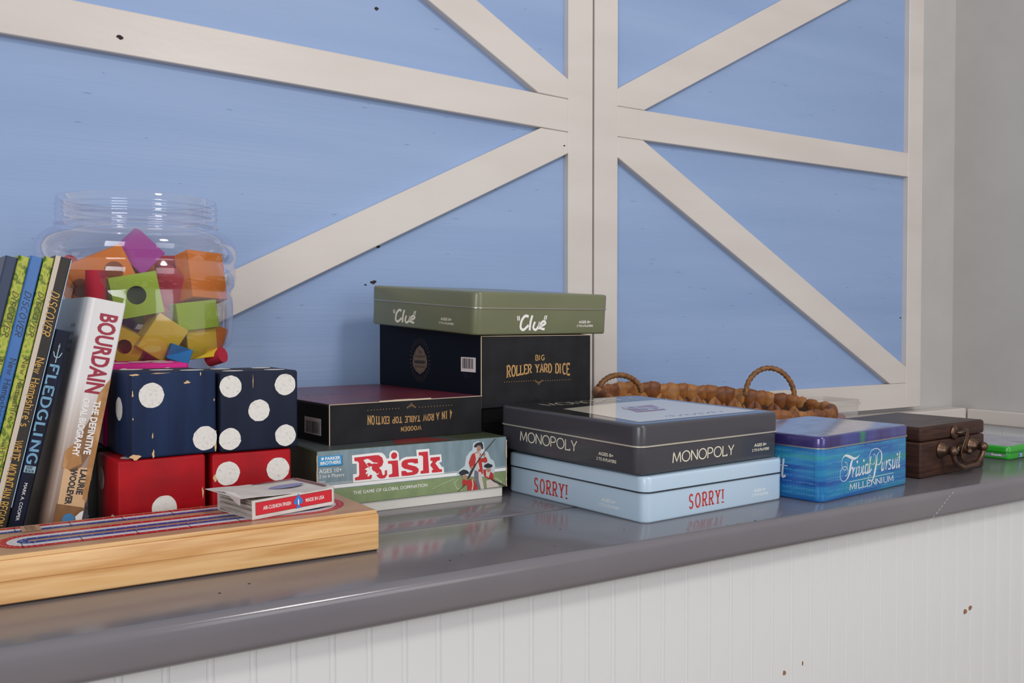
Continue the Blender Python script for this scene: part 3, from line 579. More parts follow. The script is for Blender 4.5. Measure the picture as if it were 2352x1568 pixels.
green_d = mat('green_die_paint', '#0d2212', .6, spec=.15, col2='#123018', nscale=(40, 40, 6))
die('red yard die at left, one white dot showing above the striped board', (.163, 1.012, 0), 4, .0905, red_d, [(.0465, .037)], [(.07, .064), (.02, .02)], [(.02, .02)], [(.087, .05, .0012, .008), (.085, .03, .0015, .005)])
die('red yard die in the middle, two white dots showing behind the card deck', (.2605, 1.020, 0), 0, .0892, red_d, [(.017, .067), (.0735, .067), (.017, .02), (.0735, .02)], [(.045, .045)], [(.045, .045)], [(.003, .063, .0025, .004)])
die('navy yard die at left with two dots and chipped edges, on a red die', (.1765, 1.0115, .0912), 6, .0900, navy_d, [(.0205, .066), (.077, .0165)], [(.043, .05)], [(.02, .07), (.045, .045), (.07, .02)], [(.004, .003, .006, .004), (.022, .004, .0015, .005), (.0015, .068, .0012, .004), (.0016, .042, .0006, .0015), (.0215, .0235, .001, .003), (.0875, .022, .002, .004), (.0885, .008, .0012, .007), (.0872, .058, .0008, .002), (.0725, .0865, .0008, .003), (.003, .088, .006, .0014), (.03, .089, .012, .0005), (.058, .078, .0035, .002)])
die('navy yard die with five white dots, on a red die', (.2690, 1.0175, .0906), 1, .0885, navy_d2, [(.0115, .0725), (.0735, .0725), (.043, .0445), (.0105, .0145), (.0735, .0145)], [(.045, .045)], [(.02, .02), (.02, .068), (.068, .02), (.068, .068)], [(.0365, .078, .0004, .008)], .0122)
die('dark green yard die mostly hidden behind the red dice', (.160, 1.1115, 0), 0, .093, green_d, [], [(.06, .06)], [])
die('pink yard die standing behind the navy dice', (.165, 1.1115, .0932), 0, .093, pink_d, [(.022, .075), (.07, .075)], [(.06, .02), (.02, .07)], [(.02, .03), (.047, .05), (.07, .03), (.07, .07)])

# ================================================================== CRIBBAGE BOARD AND CARDS
pine = mat('varnished_pine', '#e2ae6e', .35, coat=.1, col2=['#ecc088', '#cf985a', '#e6b87a'], nscale=(4, 40, 60), contrast=(.3, .7), detail=6)
tan = mat('tan_board_top', '#b98e6e', .35, col2='#c49a79', nscale=(8, 40, 10))
t_red = mat('track_red', '#c0141f', .4); t_white = mat('track_white', '#dcd6d8', .4); t_blue = mat('track_blue', '#22459c', .4, col2='#2a3d8c', nscale=(6, 6, 6))
cb = thing('cribbage_board', 'long pale wooden cribbage box with red, white and blue peg tracks on top', 'cribbage board', (.3872, .8603, 0), (0, 0, R(.7)))
LX = -.62
MB().box(LX, 0, 0, .118, .0015, .0385).build('wooden_case', pine, cb, smooth=True, bevel=.0018, seg=2, auto=.9)
MB().box(LX, -.0005, -.0004, .001, .0206, .0213).build('side_groove', mat('groove_shade', '#b9854e', .5), cb)  # shading of the moulded groove, painted as a thin darker strip
MB().box(LX + .002, -.002, .002, .116, 0, .0016).build('felt_foot', mat('brown_felt', '#33261f', .9), cb)
MB().box(LX, -.0022, .0006, .1175, .0385, .042).build('lid', pine, cb, bevel=.0005, seg=1)
MB().box(LX, -.003, .0028, .1165, .042, .0422).build('top_veneer', tan, cb)
lanes = []
XR, XL = -.062, -.312
def lane(o):
    # o: distance outwards from the blue lane
    r1 = .026 + o; r2 = .008 + o
    cyR = .0655; cyL = cyR - .026 + .008
    return [(LX, cyR + r1), (XR, cyR + r1)] + arc(XR, cyR, r1, r1, 90, -90, 18) + [(XL, cyR - r1)] + arc(XL, cyL + .0, r2, r2, 270, 90, 14) + [(XR - .03, cyL + r2)]
paths = {}
for nm, m_, o in (('red_track', t_red, .0165), ('white_track', t_white, .0083), ('blue_track', t_blue, 0)):
    r1 = .0265 + o; r2 = .0075 + o; cyR = .066; cyL = cyR - .0265 + .0075
    cyL = .066 - .0265 + .0075
    # outer U at the right joins the far and the near lanes, the inner U at the left turns back
    p = [(LX, cyR + r1), (XR, cyR + r1)] + arc(XR, cyR, r1, r1, 90, -90, 20) + [(XL, cyR - r1)] + arc(XL, cyR - r1 + r2, r2, r2, 270, 90, 16) + [(XR - .02, cyR - r1 + 2 * r2)]
    paths[nm] = p
    decal(nm, cb, m_, ribbon(p, .0083), 'top', .0001, .0423)
holes = []
for nm, p in paths.items():
    acc = 0; 
    for i in range(len(p) - 1):
        a = Vector(p[i]); b = Vector(p[i+1]); L = (b - a).length
        if L < 1e-7: continue
        s = .0045 - acc
        while s < L:
            q = a + (b - a) * (s / L); holes.append(disc(q.x, q.y, .0007, 8)); s += .0093
        acc = (L - (s - .0093)) if L > 0 else 0
decal('peg_holes', cb, mat('pale_peg_hole', '#d8c8c0', .6), holes, 'top', .0003, .0423)
decal('division_lines', cb, ink_black, [rect(x, x + .0005, y0, y1) for x in [-.60 + .0465 * q for q in range(11)] for y0, y1 in ((.0885, .1125), (.0195, .0435))], 'top', .0004, .0423)
blk = decal('start_box', cb, tan, rect(-.316, -.300, .0855, .1135), 'top', .0005, .0423)
decal('start_lettering', blk, ink_black, [fit(sans('START', .02), -.3125, -.3035, y, y + .004) for y in (.090, .097, .104)], 'top', .0006, .0423)

card_white = mat('worn_card_white', '#dcd5cf', .6, col2='#cfc6c0', nscale=(60, 60, 60)); page = mat('card_edges', '#8d837c', .8, col2=['#c4bab0', '#5f564f'], nscale=(12, 12, 420), contrast=(.3, .7))
dk = thing('card_deck', 'worn open box of playing cards with red side band, on the cribbage board', 'playing cards', (.2628, .8800, .0424), (0, R(-1.2), R(12.5)))
MB().box(.0, .094, 0, .0012, 0, .0188).build('box_side', card_white, dk)
MB().box(0.001, .094, 0, .072, 0, .0006).build('box_bottom', card_white, dk)
MB().box(0.001, .094, .071, .072, 0, .0188).build('box_back', card_white, dk)
MB().box(.093, .094, 0, .072, 0, .0188).build('box_end', card_white, dk)
lidv = MB(); nx = 9
lidv.loft([[(x, y, .0192 + .0022 * math.sin(x * 60) * (1 - x / .1) + (.0035 if x < .02 else 0) * (1 - x / .02) + t) for y in (0, .072)] + [(x, y, .0186 + .0022 * math.sin(x * 60) * (1 - x / .1) + (.0035 if x < .02 else 0) * (1 - x / .02) + t) for y in (.072, 0)] for x, t in [(-.012 + .0118 * q, 0) for q in range(10)]]).build('box_lid', card_white, dk, smooth=True, auto=.8)
for q in range(16):
    z = .0008 + q * .00112
    MB().box(.003 + random.uniform(-.0022, .0015), .092, .002, .070, z, z + .0008 + random.uniform(0, .0002)).build('card_packet', page, dk)
MB().add([(-.012, .001, .0235), (-.010, .035, .0245), (-.012, .068, .0225), (.004, .068, .0205), (.006, .03, .0215), (.004, .001, .021), (-.006, .012, .0135), (-.004, .022, .0135)], [(0, 5, 4, 1), (1, 4, 3, 2), (0, 6, 7, 1)]).build('torn_flap', mat('torn_flap_white', '#e9e2dd', .7), dk)
bd = decal('red_band', dk, red_print, rect(.0038, .0905, .0042, .0162), 'front')
decal('band_border', bd, mat('brown_border', '#6d3a2c', .6), [rect(.0034, .0909, .0038, .0042), rect(.0034, .0909, .0162, .0166), rect(.0034, .0038, .0042, .0162), rect(.0905, .0909, .0042, .0162)], 'front')
decal('band_lettering', bd, white_print, [fit(sans('AIR-CUSHION FINISH', .015), .0115, .0425, .0082, .0120), fit(sans('MADE IN USA', .015), .0595, .0815, .0082, .0120)], 'front', .0004)
sp = decal('spade_emblem', bd, mat('spade_blue', '#3a7fd0', .4), poly([(51, 18.5), (52.5, 15.4), (55.6, 12.2), (56.4, 9.6), (55, 7.6), (52.8, 7.6), (51.8, 8.4), (52.8, 5.2), (54, 3.6), (48, 3.6), (49.2, 5.2), (50.2, 8.4), (49.2, 7.6), (47, 7.6), (45.6, 9.6), (46.4, 12.2), (49.5, 15.4)]), 'front', .0005)
decal('spade_figure', sp, white_print, poly([(51, 13.6), (51.8, 11), (51.6, 7), (50.4, 7), (50.3, 11)]), 'front', .0007)
decal('lid_print', dk, mat('violet_print', '#8d8fb8', .5), [( [(.058 + .020 * math.cos(q * .35), .034 + .009 * math.sin(q * .35)) for q in range(18)], [tuple(range(18))])], 'top', .0013, .0192)
decal('lid_border', dk, mat('maroon_print', '#8a3a45', .5), [rect(.008, .090, .066, .070), rect(.086, .090, .006, .068)], 'top', .0011, .0192)

# ================================================================== BOOKS
pages_m = mat('book_pages', '#d9cfbe', .8, col2='#c9bda9', nscale=(400, 3, 3))
def book(label, px, py, T, H, D, lean, yaw, m, name='book', rnd=.0015):
    b = thing(name, label, 'book', (px, py, 0), (0, R(lean), R(yaw)), 'books leaning against the dice')
    if rnd > .004:
        prof = [(-T + rnd - rnd * math.cos(R(q * 11.25)), rnd * 0 + rnd - rnd * math.sin(R(q * 11.25))) for q in range(9)]
        prof = [(-T, D)] + prof + [(-.001, 0), (0, .001), (0, D)]
    else: prof = [(-T, D), (-T, rnd), (-T + rnd, 0), (-rnd, 0), (0, rnd), (0, D)]
    w = min(.0016, T * .2)
    # cover: spine and two boards as one folded sheet round the page block
    inner = [(-w, D), (-w, max(w * 2, rnd)), (-T + w, max(w * 2, rnd)), (-T + w, D)]
    pr = prof + inner
    MB().loft([[(x, y, 0) for x, y in pr], [(x, y, H) for x, y in pr]]).build('cover', m, b, smooth=rnd > .004, auto=.6)
    MB().box(-T + w, -w, max(w * 2, rnd), D - .004, .002, H - .002).build('pages', pages_m, b)
    return b
wht = mat('grey_white_cover', '#d9d6d4', .35, coat=.2)
def ramp_mat(name, stops, axis='Z', rough=.35, streak=None):
    m = bpy.data.materials.new(name); m.use_nodes = True; nt = m.node_tree; b = nt.nodes['Principled BSDF']; b.inputs['Roughness'].default_value = rough
    tc = nt.nodes.new('ShaderNodeTexCoord'); sx = nt.nodes.new('ShaderNodeSeparateXYZ'); nt.links.new(tc.outputs['Object'], sx.inputs[0])
    cr = nt.nodes.new('ShaderNodeValToRGB'); e = cr.color_ramp.elements
    while len(e) < len(stops): e.new(.5)
    for k_, (p, c) in enumerate(stops): e[k_].position = p; e[k_].color = lin(c)
    mr = nt.nodes.new('ShaderNodeMapRange'); mr.inputs[1].default_value = 0; mr.inputs[2].default_value = .26
    nt.links.new(sx.outputs[axis], mr.inputs[0]); src = mr.outputs[0]
    if streak:
        mp = nt.nodes.new('ShaderNodeMapping'); mp.inputs['Scale'].default_value = streak; nt.links.new(tc.outputs['Object'], mp.inputs[0])
        n = nt.nodes.new('ShaderNodeTexNoise'); n.inputs['Scale'].default_value = 1; nt.links.new(mp.outputs[0], n.inputs[0])
        ad = nt.nodes.new('ShaderNodeMath'); ad.operation = 'MULTIPLY_ADD'; ad.inputs[1].default_value = .22; nt.links.new(n.outputs[0], ad.inputs[0]); 
        sb = nt.nodes.new('ShaderNodeMath'); sb.operation = 'SUBTRACT'; sb.inputs[1].default_value = .11; nt.links.new(src, sb.inputs[0]); nt.links.new(sb.outputs[0], ad.inputs[2]); src = ad.outputs[0]
    nt.links.new(src, cr.inputs[0]); nt.links.new(cr.outputs[0], b.inputs['Base Color']); return m
jacket = ramp_mat('photo_jacket', [(0, '#6b5648'), (.15, '#8d7567'), (.35, '#a08c80'), (.52, '#c9bdb5'), (.66, '#e2dedd'), (1, '#dedbdb')], 'Z', .35, (130, 130, 5))
T = .037
bo = book('thick white hardcover with large maroon lettering, leaning right against the navy die', .1283, 1.0447, T, .2585, .150, 11.3, 4, jacket, rnd=.009)
sp_ = lambda t, z0, z1, x0, x1: fit(t, -z0, -z1, x0, x1)
def brd(*a): return mat(*a)
decal('title_lettering', bo, mat('maroon_print_big', '#9a1c38', .4), sp_(sans('BOURDAIN', .032, 1.02), .244, .1595, -.0235, -.0050), 'spine')
decal('subtitle_lettering', bo, white_print, [sp_(sans('THE DEFINITIVE', .03), .1525, .0960, -.0125, -.0055), sp_(sans('ORAL BIOGRAPHY', .03), .1535, .0930, -.0232, -.0162)], 'spine', .0006)
tanp = mat('tan_photo_print', '#b0824f', .4, col2=['#a8763f', '#c79a66'], nscale=(60, 60, 30)); brp = mat('brown_photo_print', '#7a5535', .4, col2='#8f6640', nscale=(80, 80, 40))
cup = mat('cup_photo_print', '#d9b48a', .4, col2='#cfa578', nscale=(20, 20, 20))
zx = lambda pts: ([(-z * .001, x * .001) for x, z in pts], [tuple(range(len(pts)))])
decal('arm_print', bo, tanp, [zx([(0, 178), (-4, 171), (-9, 160), (-10, 148), (-7, 122), (-6, 95), (-4.5, 50), (0, 46)])], 'spine', .0004)
decal('sleeve_print', bo, brp, [zx([(-8, 160), (-12, 135), (-20, 112), (-27, 98), (-28, 82), (-20, 76), (-12, 82), (-6, 97), (-5, 125)])], 'spine', .0003)
decal('cup_print', bo, cup, [zx([(-28, 82), (-3, 82), (-1, 40), (-27, 42)])], 'spine', .0003)
decal('hand_print', bo, tanp, [zx([(-30, 98), (-22, 106), (-14, 94), (-12, 86), (-22, 79), (-30, 80)])], 'spine', .0005)
decal('cup_sleeve_print', bo, brp, [zx([(-28, 43), (-2, 41), (-.5, 2), (-28, 2)])], 'spine', .0005)
decal('author_lettering', bo, ink_black, [sp_(sans('LAURIE', .035), .0800, .0540, -.0118, -.0052), sp_(sans('WOOLEVER', .035), .0800, .0430, -.0208, -.0142)], 'spine', .0007)
decal('sticker', bo, mat('blue_sticker', '#4a86b8', .4), disc(-.028, -.014, .006, 18), 'spine', .0007)
decal('white_patch', bo, white_print, [zx([(-1, 38), (-4, 36), (-8, 31), (-6, 25), (-1, 26)])], 'spine', .0007)
decal('cover_small_print', bo, mat('grey_small_print', '#6d6a6c', .5), [fit(sans(s_), -.062, -.040, z, z + .004) for s_, z in (('BEST ORAL', .226), ('BIOGRAPHY', .217), ('STORIES', .208), ('OF A LIFE', .199))], 'left', .0003).location = (-T, 0, 0)

navy_b = mat('dark_navy_cover', '#0c101d', .5, spec=.25, col2='#161c38', nscale=(60, 60, 20))
fb = book('small dark navy paperback with pale blue block lettering and a trident, between two taller books', .0726, 1.0405, .0142, .2300, .12, 13.0, 4, navy_b)
ice = mat('ice_blue_print', '#6fa0bd', .4); 
decal('title_lettering', fb, ice, sp_(stroke('FLEDGLING', .17, .26, 0, 0, .9), .194, .091, -.0124, -.0022), 'spine')
decal('trident_emblem', fb, mat('pale_ice_print', '#a9c6d4', .4), [ribbon([(-.215, -.0072), (-.196, -.0072)], .0008), poly([(-216.5, -7.2), (-212.5, -6.2), (-212.5, -8.2)]), ribbon([(-.207, -.0032), (-.2025, -.0048), (-.201, -.0072), (-.2025, -.0096), (-.207, -.0112)], .0008)], 'spine')
decal('author_lettering', fb, white_print, sp_(sans('MARK A. COOPER'), .072, .034, -.0088, -.0058), 'spine')
nb = decal('name_panel', fb, mat('pale_panel', '#8fb0c0', .4), sp_(([(0, 0), (1, 0), (1, 1), (0, 1)], [(0, 1, 2, 3)]), .0895, .0825, -.0122, -.0018), 'spine')
decal('name_lettering', nb, ink_black, [sp_(sans('JASON', .02), .0892, .0864, -.0030, -.0110), sp_(sans('STEED', .02), .0858, .0830, -.0030, -.0110)], 'spine', .0004)
for o_ in [c for c in nb.children]:
    pass
decal('publisher_mark', fb, mat('lime_mark', '#b9cf45', .4), disc(-.016, -.0075, .0034, 16), 'spine')

dark_cov = mat('charcoal_cover', '#2f2c29', .45, spec=.3, col2='#37332f', nscale=(40, 40, 8))
gold_t = mat('gold_spine_print', '#e0ab4c', .4); ink_t = mat('dark_spine_print', '#22304a', .4); brown_t = mat('brown_spine_print', '#5a4226', .45)
leaf = mat('leafy_cover', '#3f5a1a', .4, spec=.3, col2=['#8fa535', '#bcbd55', '#4f7024', '#a9b04a'], nscale=(130, 130, 90), contrast=(.3, .7), detail=6)
blue_cov = mat('bright_blue_cover', '#2f6db5', .3, coat=.15, col2='#2c63a6', nscale=(20, 20, 20))
def guide(label, px, T, m, tm, H=.307, lean=13.0, strip=None):
    b = book(label, px, 1.0385, T, H, .185, lean, 4, m, 'guide_book', .0012)
    a, c = -T * .80, -T * .20
    decal('spine_lettering', b, tm, [sp_(stroke('DISCOVER', .11, .26, .1, .25, .9), H - .036, H - .083, a, c), sp_(stroke("New Hampshire's", .11, .24, .09, 0, .95), H - .105, H - .176, a, c + .0006), sp_(stroke('WHITE MOUNTAIN REGION', .12, .22, .1, 0, .9), H - .19, H - .276 + .0, a, c), sp_(stroke('20th Edition', .11, .22, .09, 0, .9), H - .284, H - .305, a, c)], 'spine', .0003)
    return b
g1 = guide('charcoal guidebook with gold serif spine lettering and a cream back board', .0570, .0150, dark_cov, gold_t)
MB().box(-.0150, -.0104, -.0003, .001, 0, .307).build('cream_board', mat('cream_board', '#cbbfae', .5), g1)
MB().box(-.0004, .0004, 0, .18, .05, .306).build('front_board', mat('pale_blue_board', '#9db6c8', .3), g1)
g2 = guide('leafy green guidebook between the blue guidebook and the charcoal one', .0412, .0092, leaf, brown_t)
g3 = guide('bright blue guidebook with dark serif spine lettering', .0306, .0112, blue_cov, ink_t)
g4 = guide('leafy green guidebook left of the bright blue guidebook', .0188, .0100, leaf, brown_t)
g5 = book('dark slate-blue guidebook at the far left end of the leaning books', .0082, 1.0365, .011, .306, .18, 13.0, 4, mat('slate_blue_cover', '#2e3c58', .4), 'guide_book')

# ================================================================== JAR OF BLOCKS
JX, JY = .2385, 1.303
jar_m = thin_clear('clear_plastic', (.945, .94, .965), .05, .9, .05, .03)
jr = thing('plastic_jar', 'large clear open plastic jar filled with bright foam blocks, behind the dice', 'jar', (JX, JY, 0))
prof = [(.085, .0012), (.094, .006), (.098, .02), (.098, .187), (.108, .195), (.118, .205), (.1195, .22), (.1205, .255), (.1205, .266), (.1185, .2725), (.1185, .2765), (.1225, .282), (.1245, .294), (.124, .304), (.1215, .3095), (.1215, .3135), (.1245, .319), (.1255, .329), (.1235, .339), (.118, .347), (.110, .353), (.1025, .3565), (.100, .359)]
MB().revolve(prof, 64, True, False).build('jar_body', jar_m, jr, smooth=True)
nk = [(.100, .359), (.1022, .3605), (.1022, .3625), (.1, .364), (.1, .3715), (.1016, .373), (.1, .3745), (.1, .378), (.1016, .3795), (.1, .381), (.1, .3845), (.1016, .386), (.1, .3875), (.1, .394), (.0992, .396), (.0975, .396)]
nko = MB().revolve(nk, 64, False, False).build('threaded_neck', jar_m, jr, smooth=True)
FC = dict(magenta='#a83a9c', orange='#e07a10', red='#b3243a', lime='#9cb82c', yellow='#e0bb2a', blue='#2f78b8', purple='#6e3a80')
FM = {k_: mat('foam_' + k_, v, .85, bump=.15, bscale=(700, 700, 700), bdist=.0004) for k_, v in FC.items()}
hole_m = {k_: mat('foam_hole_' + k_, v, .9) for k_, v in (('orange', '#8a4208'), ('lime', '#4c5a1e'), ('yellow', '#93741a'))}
def foam(label, col, pos, rot, size, kind='box', hole=None):
    loc = (JX + pos[0], JY + pos[1], pos[2]); e = [R(a) for a in rot]
    if kind == 'box' and not hole:
        sx, sy_, sz = [a / 2 for a in size]
        o = MB().box(-sx, sx, -sy_, sy_, -sz, sz).build('foam_block', FM[col], None, bevel=.0008, seg=1)
    elif kind == 'cyl':
        r, h = size; o = MB().revolve([(r, -h / 2), (r, h / 2)], 24).build('foam_block', FM[col], None, smooth=True, auto=.6)
    elif kind == 'tri':
        w, d, h = size; o = MB().prism_y([(-w/2, -h/2), (w/2, -h/2), (0, h/2)], -d/2, d/2).build('foam_block', FM[col], None, bevel=.0008, seg=1)
    elif kind == 'arch':
        w, d, h = size; o = MB().prism_y([(-w/2, -h/2), (w/2, -h/2)] + arc(0, -h/2 + .002, w/2, h - .002, 0, 180, 12), -d/2, d/2).build('foam_block', FM[col], None)
    else:       # cube with a hole bored through front to back
        s = size[0] / 2; hz_ = size[2] / 2; d = size[1] / 2; n = 24; r = hole; sq = []; ci = []
        for q in range(n):
            a = 2 * math.pi * q / n; c, s_ = math.cos(a), math.sin(a); f = 1 / max(abs(c), abs(s_))
            sq.append((c * f * s, s_ * f * hz_)); ci.append((c * r, s_ * r))
        o = thing('foam_block', label, 'foam block', loc, e, 'foam blocks in the jar')
        m1 = MB(); m1.loft([[(x, d, z) for x, z in ci], [(x, d, z) for x, z in sq], [(x, -d, z) for x, z in sq], [(x, -d, z) for x, z in ci]], False, False).build('block_body', FM[col], o)
        MB().loft([[(x, -d, z) for x, z in ci], [(x, d * .2, z) for x, z in ci]], False, True).build('bore', hole_m[col], o)
        return o
    tag(o, label, 'foam block', 'foam blocks in the jar'); o.location = (loc[0], loc[1], loc[2] + ZC); o.rotation_euler = e
    return o
def holes_on(o, col, pts, y):
    pass
foam('magenta foam block on top of the pile in the jar', 'magenta', (-.0072, -.040, .3255), (12, 42, 8), (.043, .036, .040))
ol = thing('foam_block', 'large orange foam block with two holes, at the left of the jar', 'foam block', (JX - .058, JY - .046, .2885), (R(8), R(-25), R(-8)), 'foam blocks in the jar')
MB().box(-.043, .043, -.016, .016, -.029, .029).build('block_body', FM['orange'], ol, bevel=.0008, seg=1)
for u, v in ((-.022, -.001), (.022, .0035)): decal('bore', ol, hole_m['orange'], disc(u, v, .0115, 20), 'front', .0163)
foam('upright red foam cylinder in front of the large orange block', 'red', (-.0664, -.094, .2735), (0, 0, 0), (.0118, .046), 'cyl')
foam('lime foam cube with a round hole facing front', 'lime', (-.0205, -.083, .2672), (0, -11, -2), (.056, .034, .052), 'bore', .0115)
foam('red foam block beside the lime cube with the hole', 'red', (.0264, -.048, .279), (20, 40, 25), (.045, .03, .045))
foam('red foam cylinder lying near the top at the right', 'red', (.0345, -.01, .314), (0, 88, 5), (.0095, .05), 'cyl')
foam('large orange foam block at the upper right of the jar', 'orange', (.0685, -.052, .293), (-14, 3, 22), (.054, .03, .064))
foam('lime foam block at the right, below the large orange one', 'lime', (.0541, -.075, .2425), (0, -7, 4), (.052, .028, .036))
foam('tilted yellow foam block at the front centre of the jar', 'yellow', (.0090, -.084, .2145), (8, 32, 12), (.044, .026, .05))
foam('yellow foam block with a hole, at the lower left of the jar', 'yellow', (-.0281, -.070, .2035), (0, 30, -20), (.044, .03, .04), 'bore', .009)
foam('yellow foam block at the lower right of the jar', 'yellow', (.060, -.066, .206), (0, -5, 10), (.04, .03, .038))
foam('short tapered orange foam cylinder at the right wall of the jar', 'orange', (.0905, -.038, .211), (0, 20, 0), (.012, .034), 'cyl')
foam('small red foam cylinder at the lower right corner of the jar', 'red', (.0830, -.068, .188), (75, 0, 40), (.0105, .022), 'cyl')
foam('small blue foam block just above the pink die', 'blue', (.0290, -.096, .1935), (0, 20, 0), (.028, .016, .02))
foam('purple foam block behind the lower right yellow block', 'purple', (.0469, -.040, .209), (30, 20, 10), (.034, .03, .03))
foam('purple foam block behind the lower left yellow block', 'purple', (-.0319, -.023, .228), (10, 30, 0), (.036, .03, .036))
foam('red foam cylinder end peeking over the books', 'red', (-.0880, -.003, .303), (60, 0, 20), (.0105, .03), 'cyl')
foam('small orange foam block behind the tilted yellow one', 'orange', (.0193, -.043, .2405), (20, 40, 0), (.03, .028, .03))
foam('orange foam cylinder under the magenta block', 'orange', (-.006, -.018, .303), (10, 80, 30), (.01, .04), 'cyl')
for q in range(14):
    a = 2 * math.pi * q / 7 + (q // 7) * .4; rr = .046
    foam('bright foam block low in the jar, hidden behind the dice', random.choice(list(FC)), (rr * math.cos(a), rr * math.sin(a), .025 + .065 * (q // 7) + (q % 2) * .008), (random.uniform(-12, 12), random.uniform(-12, 12), random.uniform(0, 90)), (.036, .034, .04))
foam('bright foam block low in the jar, hidden behind the dice', 'yellow', (0, 0, .15), (5, 5, 20), (.06, .05, .04))
foam('bright foam block low in the jar, hidden behind the dice', 'red', (0, .02, .20), (5, 8, 50), (.05, .05, .045))
foam('bright foam block low in the jar, hidden behind the dice', 'lime', (.0, .03, .255), (5, 8, 20), (.05, .05, .045))

# ================================================================== WICKER BASKET
wick = [mat('water_hyacinth_%d' % q, c, .5, col2=c2, nscale=(90, 14, 90), contrast=(.3, .7), bump=.4, bscale=(220, 30, 220), bdist=.001) for q, (c, c2) in enumerate((('#7a4520', '#a0652f'), ('#8f5a2b', '#b47b42'), ('#63351a', '#8a5225')))]
BX, BY, BA, BB, BR = 1.215, 1.213, .238, .142, R(-20)
bk = thing('wicker_basket', 'oval woven brown basket with two rope handles, by the wall behind the tins', 'basket', (BX, BY, 0), (0, 0, BR))
def rimz(x, y):   # rim height in basket axes
    wx = x * math.cos(BR) - y * math.sin(BR); wy = x * math.sin(BR) + y * math.cos(BR)
    return .095 + .105 * wy - .035 * wx
def ell(t, k_=1.): return BA * k_ * math.cos(t), BB * k_ * math.sin(t)
N = 96; inn = []; 
lo = []
for kk, zf in ((.80, 0), (.9, .25), (.955, .55), (.965, .93)):
    lo.append([(ell(2*math.pi*q/N, kk)[0], ell(2*math.pi*q/N, kk)[1], max(.0, zf * rimz(*ell(2*math.pi*q/N, kk)))) for q in range(N)])
for kk, zf in ((.925, .93), (.915, .55), (.86, .25), (.78, .06)):
    lo.append([(ell(2*math.pi*q/N, kk)[0], ell(2*math.pi*q/N, kk)[1], zf * rimz(*ell(2*math.pi*q/N, kk))) for q in range(N)])
MB().loft(lo).build('basket_wall', mat('dark_weave', '#3d2210', .8), bk, smooth=True)
def strand_mesh(l, r1, r2, m_):
    n = 8; loops = []
    for i in range(7):
        t = i / 6; a = math.sin(math.pi * (.06 + .88 * t)) ** .6
        loops.append([(r1 * a * math.cos(2*math.pi*q/n) * (1 + .08 * math.sin(3*q)), r2 * a * math.sin(2*math.pi*q/n), (t - .5) * l) for q in range(n)])
    o = MB().loft(loops).build('strand', m_, None, smooth=True); me_ = o.data; bpy.data.objects.remove(o); return me_
def pad_mesh(m_):
    n = 10; loops = []
    for i in range(8):
        t = i / 7; w = (.25 + .75 * t ** .6) * math.sqrt(max(.02, 1 - (max(0, t - .55) / .5) ** 2)) * math.sin(math.pi * min(.5, .12 + t)) 
        loops.append([(.0185 * w * math.cos(2*math.pi*q/n), .0085 * w * math.sin(2*math.pi*q/n) * (1 + .12 * math.cos(4 * 2*math.pi*q/n)), (t - .6) * .030) for q in range(n)])
    o = MB().loft(loops).build('strand', m_, None, smooth=True); me_ = o.data; bpy.data.objects.remove(o); return me_
wrap = [pad_mesh(m_) for m_ in wick]; leafm = [strand_mesh(.050, .0082, .0062, m_) for m_ in wick]
# even steps along the ellipse
ts = [0]; 
L_ = 0; fine = [2*math.pi*q/2000 for q in range(2001)]; cum = [0]
for a, b in zip(fine, fine[1:]):
    p, q = ell(a), ell(b); cum.append(cum[-1] + math.hypot(p[0]-q[0], p[1]-q[1]))
def at_len(s_):
    s_ %= cum[-1]; lo_, hi = 0, 2000
    while hi - lo_ > 1:
        mid = (lo_ + hi) // 2
        if cum[mid] < s_: lo_ = mid
        else: hi = mid
    return fine[lo_]
def put(me_, s_, kk, dz, lean, yawo=0, sc_=1.):
    t = at_len(s_); x_, y_ = ell(t, kk); tx, ty = -BA * math.sin(t), BB * math.cos(t); ya = math.atan2(ty, tx)
    o = link(bpy.data.objects.new('strand', me_), bk)
    o.location = (x_, y_, max(.031, rimz(*ell(t)) + dz)); o.rotation_euler = Matrix.Rotation(ya, 3, 'Z').to_4x4().to_euler() if 0 else (0, 0, 0)
    M_ = Matrix.Rotation(ya, 4, 'Z') @ Matrix.Rotation(yawo, 4, 'X') @ Matrix.Rotation(lean, 4, 'Y')
    o.rotation_euler = M_.to_euler(); o.scale = (sc_, sc_, sc_)
n1 = 58; step = cum[-1] / n1
for q in range(n1):
    put(wrap[random.randrange(3)], q * step + random.uniform(-.003, .003), .945, -.011 + random.uniform(-.0015, .0015), R(14 if q % 2 else -14) + random.uniform(-.15, .15), random.uniform(-.15, .15), random.uniform(1.02, 1.3))
for row, kk in ((0, .925), (1, .90)):
    for q in range(n1):
        put(leafm[random.randrange(3)], (q + .5 * row) * step, kk, -.037 - row * .03, R(26 if (q + row) % 2 else -26) + random.uniform(-.1, .1), 0, random.uniform(.95, 1.12))
    if row == 0:
        for q in range(n1): put(leafm[random.randrange(3)], (q + .5) * step, .955, -.037, R(-26 if q % 2 else 26), 0, 1.05)
rope = mat('rope_fibre', '#6d4524', .6, col2='#97683a', nscale=(120, 120, 120))
def handle(p0, p1, top_):
    pts = []; p0 = Vector(p0); p1 = Vector(p1)
    for q in range(49):
        a = math.pi * q / 48; p = p0.lerp(p1, (1 - math.cos(a)) / 2); p = p + (Vector(top_) - (p0 + p1) / 2) * math.sin(a); pts.append(p)
    MB().tube(pts, .0048, 12, True, lambda a, t: 1 + .2 * math.cos(3 * a - t * 110)).build('handle', rope, bk, smooth=True)
def w2b(x, y, z):
    dx, dy = x - BX, y - BY; c, s_ = math.cos(-BR), math.sin(-BR); return (dx * c - dy * s_, dx * s_ + dy * c, z)
